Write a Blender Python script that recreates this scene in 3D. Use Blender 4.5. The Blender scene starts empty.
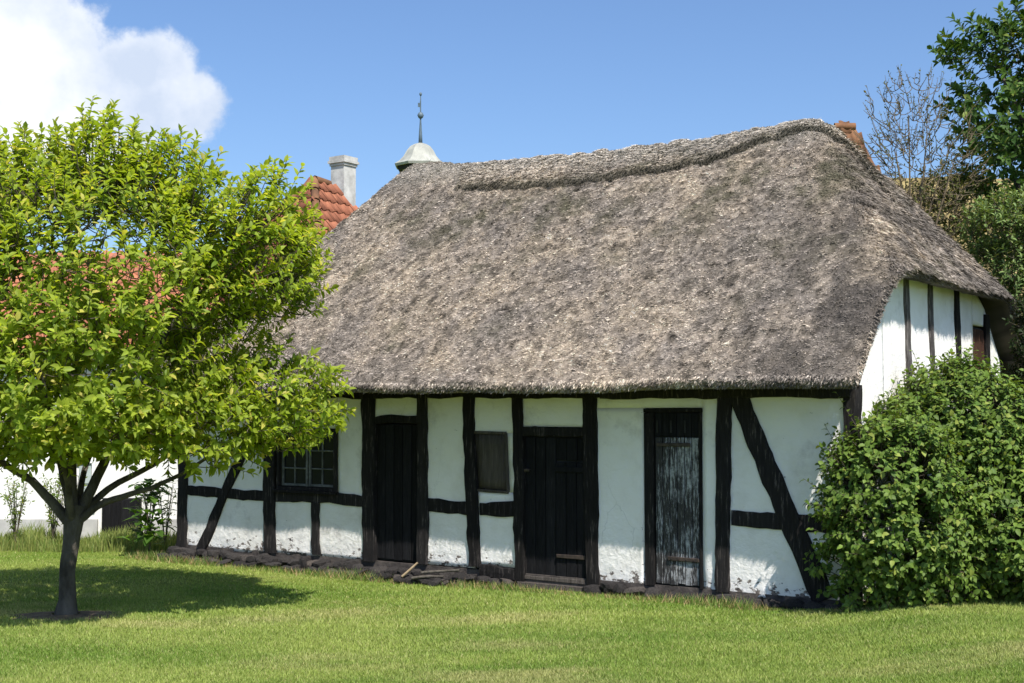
import bpy, math, random
import numpy as np
from math import radians, sin, cos, pi, sqrt, atan2

rng = np.random.default_rng(7)
random.seed(7)
SC = bpy.context.scene
COL = SC.collection

# ------------------------------------------------------------------ camera
cam_d = bpy.data.cameras.new('camera')
cam = bpy.data.objects.new('camera', cam_d)
COL.objects.link(cam)
cam.location = (0, 0, 1.75)
cam.rotation_euler = (radians(90 + 3.057), 0, 0)
cam_d.sensor_width = 36.0
cam_d.lens = 1320.0 / 1024.0 * 36.0
cam_d.clip_end = 3000
cam_d.clip_start = 0.1
SC.camera = cam
SC.render.resolution_x = 1024
SC.render.resolution_y = 683

# ------------------------------------------------------------------ sun and sky
SUN_EL = radians(54)
SUN_AZ = (0.39, -0.921)            # horizontal direction towards the sun
sun_d = bpy.data.lights.new('sun', 'SUN')
sun_d.energy = 4.4
sun_d.angle = radians(0.53)
sun_d.color = (1.0, 0.95, 0.87)
sun = bpy.data.objects.new('sun', sun_d)
COL.objects.link(sun)
from mathutils import Vector, noise as mnoise
_h = Vector((SUN_AZ[0], SUN_AZ[1])).normalized()
_ts = Vector((_h.x * cos(SUN_EL), _h.y * cos(SUN_EL), sin(SUN_EL)))
sun.rotation_euler = _ts.to_track_quat('Z', 'Y').to_euler()

SC.view_settings.view_transform = 'Standard'
SC.view_settings.look = 'None'
SC.view_settings.exposure = 0.64
SC.view_settings.gamma = 1.0

W = bpy.data.worlds.new('World')
SC.world = W
W.use_nodes = True
wn, wl = W.node_tree.nodes, W.node_tree.links
wn.clear()


def pxdir(x, y):
    """direction of the sky seen at a given angle from the view axis"""
    p = radians(3.057)
    a = (x - 512) / 1320.0
    b = -(y - 341.5) / 1320.0
    v = np.array([a, cos(p) - b * sin(p), sin(p) + b * cos(p)])
    return v / np.linalg.norm(v)


def build_world():
    out = wn.new('ShaderNodeOutputWorld')
    bg = wn.new('ShaderNodeBackground')
    bg.inputs[1].default_value = 0.10
    sky = wn.new('ShaderNodeTexSky')
    sky.sky_type = 'NISHITA'
    sky.sun_disc = False
    sky.sun_elevation = SUN_EL
    sky.sun_rotation = atan2(_h.x, _h.y)
    sky.altitude = 0
    sky.air_density = 1.0
    sky.dust_density = 1.3
    sky.ozone_density = 1.6
    tint = wn.new('ShaderNodeMixRGB')
    tint.blend_type = 'MULTIPLY'
    tint.inputs[0].default_value = 1.0
    tint.inputs[2].default_value = (0.76, 0.905, 1.10, 1)
    wl.new(sky.outputs[0], tint.inputs[1])
    tc = wn.new('ShaderNodeTexCoord')
    nrm = wn.new('ShaderNodeVectorMath')
    nrm.operation = 'NORMALIZE'
    wl.new(tc.outputs['Generated'], nrm.inputs[0])

    def noise(scale, detail, rough):
        n = wn.new('ShaderNodeTexNoise')
        n.inputs['Scale'].default_value = scale
        n.inputs['Detail'].default_value = detail
        n.inputs['Roughness'].default_value = rough
        wl.new(nrm.outputs[0], n.inputs['Vector'])
        return n
    n1 = noise(17, 9, 0.6)
    # cumulus heaps: each is a direction and an angular size
    blobs = [(5, 10, .058), (60, 62, .052), (40, 120, .066), (118, 78, .044), (162, 80, .042), (188, 98, .036), (120, 135, .036), (-10, 135, .075),
             (-90, 40, .11), (-200, 90, .12), (-320, 60, .10), (-60, 130, .08), (1500, 60, .10), (1640, 90, .12)]
    prev = None
    for (x, y, r) in blobs:
        c = pxdir(x, y)
        d = wn.new('ShaderNodeVectorMath')
        d.operation = 'DISTANCE'
        wl.new(nrm.outputs[0], d.inputs[0])
        d.inputs[1].default_value = c
        m = wn.new('ShaderNodeMath')
        m.operation = 'MULTIPLY_ADD'
        wl.new(d.outputs['Value'], m.inputs[0])
        m.inputs[1].default_value = -1.0 / r
        m.inputs[2].default_value = 1.0
        if prev is None:
            prev = m
        else:
            s = wn.new('ShaderNodeMath')
            s.operation = 'SMOOTH_MAX'
            s.inputs[2].default_value = 0.12
            wl.new(prev.outputs[0], s.inputs[0])
            wl.new(m.outputs[0], s.inputs[1])
            prev = s
    a = wn.new('ShaderNodeMath')
    a.operation = 'MULTIPLY_ADD'
    a.inputs[1].default_value = 2.0
    a.inputs[2].default_value = -0.98
    wl.new(n1.outputs['Fac'], a.inputs[0])
    add = wn.new('ShaderNodeMath')
    add.operation = 'ADD'
    wl.new(a.outputs[0], add.inputs[0])
    wl.new(prev.outputs[0], add.inputs[1])
    mr = wn.new('ShaderNodeMapRange')
    mr.interpolation_type = 'SMOOTHSTEP'
    mr.inputs['From Min'].default_value = -0.04
    mr.inputs['From Max'].default_value = 0.34
    wl.new(add.outputs[0], mr.inputs['Value'])
    # cloud brightness varies over its billows
    n2 = noise(9, 6, 0.55)
    cr = wn.new('ShaderNodeMapRange')
    cr.inputs['From Min'].default_value = 0.36
    cr.inputs['From Max'].default_value = 0.62
    wl.new(n2.outputs['Fac'], cr.inputs['Value'])
    cc = wn.new('ShaderNodeMixRGB')
    cc.inputs[1].default_value = (4.3, 4.95, 6.1, 1)
    cc.inputs[2].default_value = (7.5, 7.6, 7.8, 1)
    wl.new(cr.outputs[0], cc.inputs[0])
    mix = wn.new('ShaderNodeMixRGB')
    wl.new(mr.outputs[0], mix.inputs[0])
    wl.new(tint.outputs[0], mix.inputs[1])
    wl.new(cc.outputs[0], mix.inputs[2])
    wl.new(mix.outputs[0], bg.inputs[0])
    wl.new(bg.outputs[0], out.inputs[0])


build_world()


# ------------------------------------------------------------------ tagging helpers
def tag(o, label=None, cat=None, group=None, kind=None):
    if label:
        o['label'] = label
    if cat:
        o['category'] = cat
    if group:
        o['group'] = group
    if kind:
        o['kind'] = kind
    return o


def empty(name, loc, rz=0.0):
    o = bpy.data.objects.new(name, None)
    o.empty_display_size = 0.3
    COL.objects.link(o)
    o.location = loc
    o.rotation_euler = (0, 0, rz)
    return o


def link(name, me, parent=None, loc=None, rot=None, scale=None):
    o = bpy.data.objects.new(name, me)
    COL.objects.link(o)
    if parent is not None:
        o.parent = parent
    if loc is not None:
        o.location = loc
    if rot is not None:
        o.rotation_euler = rot
    if scale is not None:
        o.scale = scale
    return o


def mesh_np(name, V, F, mat=None, smooth=False, cols=None):
    """V (n,3), F (m,k) with k = 3 or 4; cols (n,3) becomes the colour attribute 'tone'"""
    V = np.ascontiguousarray(V, dtype=np.float32).reshape(-1, 3)
    F = np.ascontiguousarray(F, dtype=np.int32)
    me = bpy.data.meshes.new(name)
    k = F.shape[1]
    me.vertices.add(len(V))
    me.vertices.foreach_set('co', V.ravel())
    me.loops.add(F.size)
    me.loops.foreach_set('vertex_index', F.ravel())
    me.polygons.add(len(F))
    me.polygons.foreach_set('loop_start', np.arange(0, F.size, k, dtype=np.int32))
    me.polygons.foreach_set('loop_total', np.full(len(F), k, dtype=np.int32))
    if smooth:
        me.polygons.foreach_set('use_smooth', np.ones(len(F), dtype=bool))
    me.update(calc_edges=True)
    if cols is not None:
        ca = me.color_attributes.new('tone', 'FLOAT_COLOR', 'POINT')
        rgba = np.ones((len(V), 4), dtype=np.float32)
        rgba[:, :3] = cols
        ca.data.foreach_set('color', rgba.ravel())
    if mat:
        me.materials.append(mat)
    return me


class MB:
    """collects mixed polygons for one mesh"""
    def __init__(self):
        self.v = []
        self.f = []

    def add(self, vs, fs):
        b = len(self.v)
        self.v += [tuple(map(float, p)) for p in vs]
        self.f += [tuple(b + i for i in q) for q in fs]

    def box(self, x0, y0, z0, x1, y1, z1):
        vs = [(x0, y0, z0), (x1, y0, z0), (x1, y1, z0), (x0, y1, z0), (x0, y0, z1), (x1, y0, z1), (x1, y1, z1), (x0, y1, z1)]
        self.add(vs, [(0, 3, 2, 1), (4, 5, 6, 7), (0, 1, 5, 4), (1, 2, 6, 5), (2, 3, 7, 6), (3, 0, 4, 7)])

    def mesh(self, name, mat, smooth=False):
        me = bpy.data.meshes.new(name)
        me.from_pydata(self.v, [], self.f)
        me.update()
        if smooth:
            me.polygons.foreach_set('use_smooth', [True] * len(me.polygons))
        if mat:
            me.materials.append(mat)
        return me

    def build(self, name, mat, parent=None, smooth=False):
        return link(name, self.mesh(name, mat, smooth), parent)


# ------------------------------------------------------------------ numpy noise
def _hash(ix, iy, iz, seed):
    h = (ix.astype(np.int64) * 374761393 + iy.astype(np.int64) * 668265263 + iz.astype(np.int64) * 2147483647 + seed * 974711) & 0xffffffff
    h = ((h ^ (h >> 13)) * 1274126177) & 0xffffffff
    h = h ^ (h >> 16)
    return (h & 0xffffff) / float(0xffffff)


def vnoise(P, scale, seed=0):
    P = np.asarray(P, dtype=np.float64) * scale
    i = np.floor(P).astype(np.int64)
    f = P - i
    f = f * f * (3 - 2 * f)
    r = 0
    for dx in (0, 1):
        for dy in (0, 1):
            for dz in (0, 1):
                w = (f[:, 0] if dx else 1 - f[:, 0]) * (f[:, 1] if dy else 1 - f[:, 1]) * (f[:, 2] if dz else 1 - f[:, 2])
                r = r + w * _hash(i[:, 0] + dx, i[:, 1] + dy, i[:, 2] + dz, seed)
    return r * 2 - 1


def fbm(P, scale, octv=4, seed=0, gain=0.5):
    r = 0
    a = 1.0
    t = 0
    for o in range(octv):
        r = r + a * vnoise(P, scale * 2 ** o, seed + o * 17)
        t += a
        a *= gain
    return r / t


def nrmz(a):
    return a / np.maximum(np.linalg.norm(a, axis=-1, keepdims=True), 1e-9)


# ------------------------------------------------------------------ materials
def new_mat(name):
    m = bpy.data.materials.new(name)
    m.use_nodes = True
    nt = m.node_tree
    b = nt.nodes['Principled BSDF']
    return m, nt, b


def node(nt, typ, **kw):
    n = nt.nodes.new(typ)
    for k, v in kw.items():
        setattr(n, k, v)
    return n


def tex_noise(nt, scale, detail=4, rough=0.55, vec=None, stretch=None, coord='Object'):
    tc = nt.nodes.new('ShaderNodeTexCoord')
    n = nt.nodes.new('ShaderNodeTexNoise')
    n.inputs['Scale'].default_value = scale
    n.inputs['Detail'].default_value = detail
    n.inputs['Roughness'].default_value = rough
    if stretch:
        mp = nt.nodes.new('ShaderNodeMapping')
        mp.inputs['Scale'].default_value = stretch
        nt.links.new(tc.outputs[coord], mp.inputs[0])
        nt.links.new(mp.outputs[0], n.inputs['Vector'])
    else:
        nt.links.new(tc.outputs[coord], n.inputs['Vector'])
    return n


def ramp(nt, src, stops):
    r = nt.nodes.new('ShaderNodeValToRGB')
    el = r.color_ramp.elements
    while len(el) < len(stops):
        el.new(0.5)
    for e, (p, c) in zip(el, stops):
        e.position = p
        e.color = (c[0], c[1], c[2], 1) if hasattr(c, '__len__') else (c, c, c, 1)
    nt.links.new(src, r.inputs[0])
    return r


def mixc(nt, fac, a, b, blend='MIX'):
    m = nt.nodes.new('ShaderNodeMixRGB')
    m.blend_type = blend
    for i, s in ((0, fac), (1, a), (2, b)):
        if isinstance(s, bpy.types.NodeSocket):
            nt.links.new(s, m.inputs[i])
        elif hasattr(s, '__len__'):
            m.inputs[i].default_value = (s[0], s[1], s[2], 1)
        elif i == 0:
            m.inputs[0].default_value = s
        else:
            m.inputs[i].default_value = (s, s, s, 1)
    return m.outputs[0]


def bump(nt, bsdf, h, strength, dist):
    b = nt.nodes.new('ShaderNodeBump')
    b.inputs['Strength'].default_value = strength
    b.inputs['Distance'].default_value = dist
    nt.links.new(h, b.inputs['Height'])
    nt.links.new(b.outputs[0], bsdf.inputs['Normal'])
    return b


def attr_mat(name, rough=0.8, transl=0.0, gloss=0.3, tmul=(1, 1, 1), island=0.0):
    """colour from the 'tone' attribute, with an optional translucent share"""
    m, nt, b = new_mat(name)
    at = node(nt, 'ShaderNodeAttribute', attribute_name='tone')
    c = at.outputs['Color']
    if island:
        g = nt.nodes.new('ShaderNodeNewGeometry')
        mr = nt.nodes.new('ShaderNodeMapRange')
        mr.inputs['To Min'].default_value = 1 - island
        mr.inputs['To Max'].default_value = 1 + island
        nt.links.new(g.outputs['Random Per Island'], mr.inputs['Value'])
        c = mixc(nt, 1.0, c, mr.outputs[0], 'MULTIPLY')
    nt.links.new(c, b.inputs['Base Color'])
    b.inputs['Roughness'].default_value = rough
    b.inputs['Specular IOR Level'].default_value = gloss
    if transl > 0:
        tr = nt.nodes.new('ShaderNodeBsdfTranslucent')
        nt.links.new(mixc(nt, 1.0, c, tmul, 'MULTIPLY'), tr.inputs[0])
        mx = nt.nodes.new('ShaderNodeMixShader')
        mx.inputs[0].default_value = transl
        nt.links.new(b.outputs[0], mx.inputs[1])
        nt.links.new(tr.outputs[0], mx.inputs[2])
        nt.links.new(mx.outputs[0], nt.nodes['Material Output'].inputs['Surface'])
    return m


def simple_mat(name, c1, c2, scale=3, rough=0.8, bstr=0.4, bdist=0.01, stretch=None, spec=0.3, detail=5, bscale=None):
    m, nt, b = new_mat(name)
    n = tex_noise(nt, scale, detail, 0.6, stretch=stretch)
    r = ramp(nt, n.outputs['Fac'], [(0.3, c1), (0.7, c2)])
    nt.links.new(r.outputs[0], b.inputs['Base Color'])
    b.inputs['Roughness'].default_value = rough
    b.inputs['Specular IOR Level'].default_value = spec
    n2 = tex_noise(nt, bscale or scale * 4, 5, 0.65, stretch=stretch)
    bump(nt, b, n2.outputs['Fac'], bstr, bdist)
    return m


def make_timber_mat(name, base, worn, amount=0.62, stretch=(9, 9, 0.9)):
    m, nt, b = new_mat(name)
    n = tex_noise(nt, 4.5, 8, 0.7, stretch=stretch)
    r = ramp(nt, n.outputs['Fac'], [(0.35, base), (amount, [k * 1.7 for k in base]), (min(amount + 0.13, 1), worn)])
    oi = nt.nodes.new('ShaderNodeObjectInfo')
    mr = nt.nodes.new('ShaderNodeMapRange')
    mr.inputs['To Min'].default_value = 0.75
    mr.inputs['To Max'].default_value = 1.3
    nt.links.new(oi.outputs['Random'], mr.inputs['Value'])
    nt.links.new(mixc(nt, 1, r.outputs[0], mr.outputs[0], 'MULTIPLY'), b.inputs['Base Color'])
    b.inputs['Roughness'].default_value = 0.9
    b.inputs['Specular IOR Level'].default_value = 0.08
    n2 = tex_noise(nt, 7, 8, 0.75, stretch=stretch)
    bump(nt, b, n2.outputs['Fac'], 1.0, 0.02)
    return m


def make_peel_mat():
    """tarred planks with old white paint flaking off"""
    m, nt, b = new_mat('peeling_paint')
    n = tex_noise(nt, 5.0, 10, 0.78, stretch=(13, 13, 1.5))
    big = tex_noise(nt, 2.2, 3, 0.5)
    s = nt.nodes.new('ShaderNodeMath')
    s.operation = 'MULTIPLY_ADD'
    nt.links.new(big.outputs['Fac'], s.inputs[0])
    s.inputs[1].default_value = 0.45
    nt.links.new(n.outputs['Fac'], s.inputs[2])
    # more paint is left on the lower boards
    r = ramp(nt, s.outputs[0], [(0.735, 0), (0.775, 1)])
    n3 = tex_noise(nt, 30, 4, 0.6)
    dark = ramp(nt, n3.outputs['Fac'], [(0.3, (0.012, 0.011, 0.012)), (0.7, (0.035, 0.032, 0.032))])
    white = ramp(nt, n3.outputs['Fac'], [(0.3, (0.13, 0.135, 0.14)), (0.7, (0.42, 0.43, 0.44))])
    nt.links.new(mixc(nt, r.outputs[0], dark.outputs[0], white.outputs[0]), b.inputs['Base Color'])
    b.inputs['Roughness'].default_value = 0.7
    bump(nt, b, s.outputs[0], 0.8, 0.008)
    return m


def make_plaster_mat():
    m, nt, b = new_mat('limewash_plaster')
    n = tex_noise(nt, 2.2, 6, 0.6)
    base = ramp(nt, n.outputs['Fac'], [(0.25, (0.70, 0.67, 0.62)), (0.5, (0.84, 0.815, 0.785)), (0.8, (0.87, 0.85, 0.83))])
    # grey damp blotches, sparse
    n2 = tex_noise(nt, 1.5, 7, 0.68)
    bl = ramp(nt, n2.outputs['Fac'], [(0.57, 0), (0.66, 0.6)])
    c = mixc(nt, bl.outputs[0], base.outputs[0], (0.55, 0.52, 0.50))
    # flaked spots where clay and soot show, mostly in the splash zone by the stones
    tc = nt.nodes.new('ShaderNodeTexCoord')
    sp = nt.nodes.new('ShaderNodeSeparateXYZ')
    nt.links.new(tc.outputs['Object'], sp.inputs[0])
    lo = nt.nodes.new('ShaderNodeMapRange')
    lo.inputs['From Min'].default_value = 0.02
    lo.inputs['From Max'].default_value = 0.36
    lo.inputs['To Min'].default_value = 0.24
    lo.inputs['To Max'].default_value = 0.0
    nt.links.new(sp.outputs['Z'], lo.inputs['Value'])
    n3 = tex_noise(nt, 11, 8, 0.7, stretch=(1, 1, 1.6))
    ad = nt.nodes.new('ShaderNodeMath')
    nt.links.new(lo.outputs[0], ad.inputs[0])
    nt.links.new(n3.outputs['Fac'], ad.inputs[1])
    n3b = tex_noise(nt, 1.3, 3, 0.6)
    ad2 = nt.nodes.new('ShaderNodeMath')
    ad2.operation = 'MULTIPLY_ADD'
    nt.links.new(n3b.outputs['Fac'], ad2.inputs[0])
    ad2.inputs[1].default_value = 0.35
    nt.links.new(ad.outputs[0], ad2.inputs[2])
    fl = ramp(nt, ad2.outputs[0], [(0.865, 0), (0.89, 1)])
    n4 = tex_noise(nt, 25, 3, 0.6)
    clay = ramp(nt, n4.outputs['Fac'], [(0.35, (0.05, 0.045, 0.045)), (0.65, (0.26, 0.22, 0.19))])
    c = mixc(nt, fl.outputs[0], c, clay.outputs[0])
    # hairline cracks
    vo = nt.nodes.new('ShaderNodeTexVoronoi')
    vo.feature = 'DISTANCE_TO_EDGE'
    vo.inputs['Scale'].default_value = 1.3
    wn_ = tex_noise(nt, 2.5, 4, 0.6)
    nt.links.new(mixc(nt, 0.35, tc.outputs['Object'], wn_.outputs['Color'], 'ADD'), vo.inputs['Vector'])
    cr = ramp(nt, vo.outputs['Distance'], [(0.0, 1), (0.006, 0)])
    n5 = tex_noise(nt, 1.1, 2, 0.5)
    cm = ramp(nt, n5.outputs['Fac'], [(0.56, 0), (0.66, 0.4)])
    c = mixc(nt, mixc(nt, 1, cr.outputs[0], cm.outputs[0], 'MULTIPLY'), c, (0.28, 0.27, 0.26))
    nt.links.new(c, b.inputs['Base Color'])
    b.inputs['Roughness'].default_value = 0.92
    b.inputs['Specular IOR Level'].default_value = 0.1
    n6 = tex_noise(nt, 14, 7, 0.65)
    hh = mixc(nt, fl.outputs[0], n6.outputs['Fac'], 0.1)
    bump(nt, b, hh, 0.75, 0.02)
    return m


M = {}
M['plaster'] = make_plaster_mat()
M['tar'] = make_timber_mat('tarred_timber', (0.015, 0.0138, 0.0138), (0.15, 0.13, 0.12), 0.57)
M['tar_plank'] = make_timber_mat('tarred_plank', (0.010, 0.010, 0.011), (0.040, 0.036, 0.034), 0.6)
M['peel'] = make_peel_mat()
M['grey_wood'] = make_timber_mat('weathered_board', (0.055, 0.047, 0.042), (0.16, 0.14, 0.13), 0.6)
M['brown_wood'] = make_timber_mat('brown_wood', (0.05, 0.025, 0.018), (0.12, 0.07, 0.05), 0.6)
M['gable_wood'] = make_timber_mat('worn_gable_timber', (0.05, 0.045, 0.043), (0.22, 0.20, 0.19), 0.5)
M['stone'] = simple_mat('dark_fieldstone', (0.022, 0.02, 0.021), (0.085, 0.078, 0.075), 9, 0.9, 0.8, 0.015)
_nt = M['stone'].node_tree
_b = _nt.nodes['Principled BSDF']
_src = _b.inputs['Base Color'].links[0].from_socket
_oi = _nt.nodes.new('ShaderNodeObjectInfo')
_rr = ramp(_nt, _oi.outputs['Random'], [(0.0, (.4, .38, .38)), (0.7, (.8, .77, .75)), (1.0, (1.7, 1.55, 1.4))])
_nt.links.new(mixc(_nt, 1, _src, _rr.outputs[0], 'MULTIPLY'), _b.inputs['Base Color'])
M['iron'] = simple_mat('rusty_iron', (0.02, 0.017, 0.016), (0.07, 0.05, 0.04), 20, 0.6, 0.3, 0.002)
M['frame_grey'] = simple_mat('grey_window_paint', (0.05, 0.055, 0.055), (0.17, 0.175, 0.175), 14, 0.6, 0.3, 0.003)
M['glass'], _nt, _b = new_mat('old_window_glass')
_b.inputs['Base Color'].default_value = (0.012, 0.014, 0.018, 1)
_b.inputs['Roughness'].default_value = 0.08
_b.inputs['Specular IOR Level'].default_value = 0.08
_n = tex_noise(_nt, 5, 2, 0.5)
bump(_nt, _b, _n.outputs['Fac'], 0.15, 0.02)
M['thatch'] = attr_mat('thatch', 0.95, 0, 0.1)
M['straw'] = attr_mat('straw', 0.85, 0, 0.15, island=0.28)
M['bark'] = simple_mat('apple_bark', (0.025, 0.021, 0.018), (0.13, 0.115, 0.095), 7, 0.95, 1.0, 0.03, stretch=(1, 1, .45), bscale=16)
M['twig'] = simple_mat('twig_bark', (0.05, 0.042, 0.03), (0.12, 0.10, 0.07), 10, 0.9, 0.3, 0.005)
M['bark_pale'] = simple_mat('grey_bark', (0.085, 0.065, 0.042), (0.19, 0.15, 0.095), 6, 0.9, 0.6, 0.01)
M['leaf'] = attr_mat('leaf', 0.5, 0.56, 0.3, (1.3, 1.25, 0.5))
M['leaf_bush'] = attr_mat('bramble_leaf', 0.55, 0.3, 0.25, (1.2, 1.1, 0.5))
M['grass'] = attr_mat('grass_blades', 0.55, 0.35, 0.3, (1.1, 1.1, 0.6), island=0.22)
M['tile'] = simple_mat('red_clay_tile', (0.20, 0.068, 0.040), (0.42, 0.165, 0.085), 2.4, 0.8, 0.4, 0.01)
_nt = M['tile'].node_tree
_b = _nt.nodes['Principled BSDF']
_src = _b.inputs['Base Color'].links[0].from_socket
_oi = _nt.nodes.new('ShaderNodeObjectInfo')
_mr = _nt.nodes.new('ShaderNodeMapRange')
_mr.inputs['To Min'].default_value = 0.65
_mr.inputs['To Max'].default_value = 1.15
_nt.links.new(_oi.outputs['Random'], _mr.inputs['Value'])
_nt.links.new(mixc(_nt, 1, _src, _mr.outputs[0], 'MULTIPLY'), _b.inputs['Base Color'])
M['tile_brown'] = simple_mat('brown_clay_tile', (0.10, 0.05, 0.028), (0.27, 0.13, 0.06), 2.4, 0.85, 0.4, 0.01)
M['old_thatch'] = simple_mat('yellow_old_thatch', (0.13, 0.10, 0.04), (0.42, 0.33, 0.15), 5, 0.95, 0.9, 0.06, stretch=(1, 1, .4))
M['whitewash'] = simple_mat('whitewash', (0.70, 0.69, 0.66), (0.82, 0.81, 0.79), 2, 0.9, 0.4, 0.01)
M['chimney'] = simple_mat('chimney_whitewash', (0.34, 0.33, 0.31), (0.62, 0.61, 0.58), 5, 0.9, 0.5, 0.01)
M['lead'] = simple_mat('pale_lead', (0.24, 0.24, 0.21), (0.46, 0.46, 0.40), 3, 0.6, 0.3, 0.01, stretch=(1, 1, .3))
M['copper'] = simple_mat('dark_copper', (0.06, 0.09, 0.11), (0.13, 0.18, 0.22), 6, 0.5, 0.2, 0.005)
M['dark'] = simple_mat('dark_opening', (0.012, 0.012, 0.012), (0.03, 0.03, 0.03), 4, 0.9, 0.2, 0.01)
M['rubble_earth'] = simple_mat('bare_earth', (0.06, 0.045, 0.03), (0.22, 0.16, 0.10), 9, 1.0, 0.8, 0.02)
M['flower'] = simple_mat('plinth_grey', (0.35, 0.34, 0.33), (0.5, 0.49, 0.47), 4, 0.9, 0.4, 0.01)


# ------------------------------------------------------------------ ground
ANG = radians(-35.112)
UX = np.array([cos(ANG), sin(ANG), 0.0])
VX = np.array([-UX[1], UX[0], 0.0])
HC = np.array([3.019, 11.656, 0.0])         # front right corner of the thatched house


def smooth(a, b, x):
    t = np.clip((x - a) / (b - a), 0, 1)
    return t * t * (3 - 2 * t)


def ground_z(x, y):
    x = np.asarray(x, dtype=float)
    y = np.asarray(y, dtype=float)
    P = np.stack([x, y, np.zeros_like(x)], -1).reshape(-1, 3)
    n = (vnoise(P, 0.35, 3) * 0.018 + vnoise(P, 0.9, 5) * 0.008).reshape(x.shape)
    rise = -0.085 + 0.055 * smooth(-1.5, 2.0, x) + 0.14 * smooth(2.0, 3.6, x)
    far = 1 - smooth(25, 40, np.hypot(x, y))
    return (n + rise) * far


def make_ground():
    xs = np.concatenate([[-900, -300, -120, -60, -35], np.arange(-22, 22.01, 0.25), [35, 60, 120, 300, 900]])
    ys = np.concatenate([[-900, -300, -100, -40, -15], np.arange(-6, 34.01, 0.25), [45, 70, 120, 300, 900, 1500]])
    X, Y = np.meshgrid(xs, ys)
    Z = ground_z(X, Y)
    V = np.stack([X, Y, Z], -1).reshape(-1, 3)
    nx, ny = len(xs), len(ys)
    i = np.arange(nx * ny).reshape(ny, nx)
    F = np.stack([i[:-1, :-1], i[:-1, 1:], i[1:, 1:], i[1:, :-1]], -1).reshape(-1, 4)
    m, nt, b = new_mat('lawn_ground')
    n = tex_noise(nt, 0.55, 5, 0.6)
    n2 = tex_noise(nt, 45, 5, 0.7)
    a = ramp(nt, n.outputs['Fac'], [(0.35, (0.14, 0.20, 0.03)), (0.65, (0.22, 0.26, 0.06))])
    c = ramp(nt, n2.outputs['Fac'], [(0.3, 0.55), (0.7, 1.3)])
    nt.links.new(mixc(nt, 1, a.outputs[0], c.outputs[0], 'MULTIPLY'), b.inputs['Base Color'])
    b.inputs['Roughness'].default_value = 1
    b.inputs['Specular IOR Level'].default_value = 0.05
    bump(nt, b, n2.outputs['Fac'], 0.8, 0.03)
    o = link('ground', mesh_np('ground', V, F, m, True))
    tag(o, kind='structure')


make_ground()
TREE_AT = (-4.02, 12.02)


def house_uv(x, y):
    d = np.stack([x - HC[0], y - HC[1]], -1)
    return d @ UX[:2], d @ VX[:2]


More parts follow.
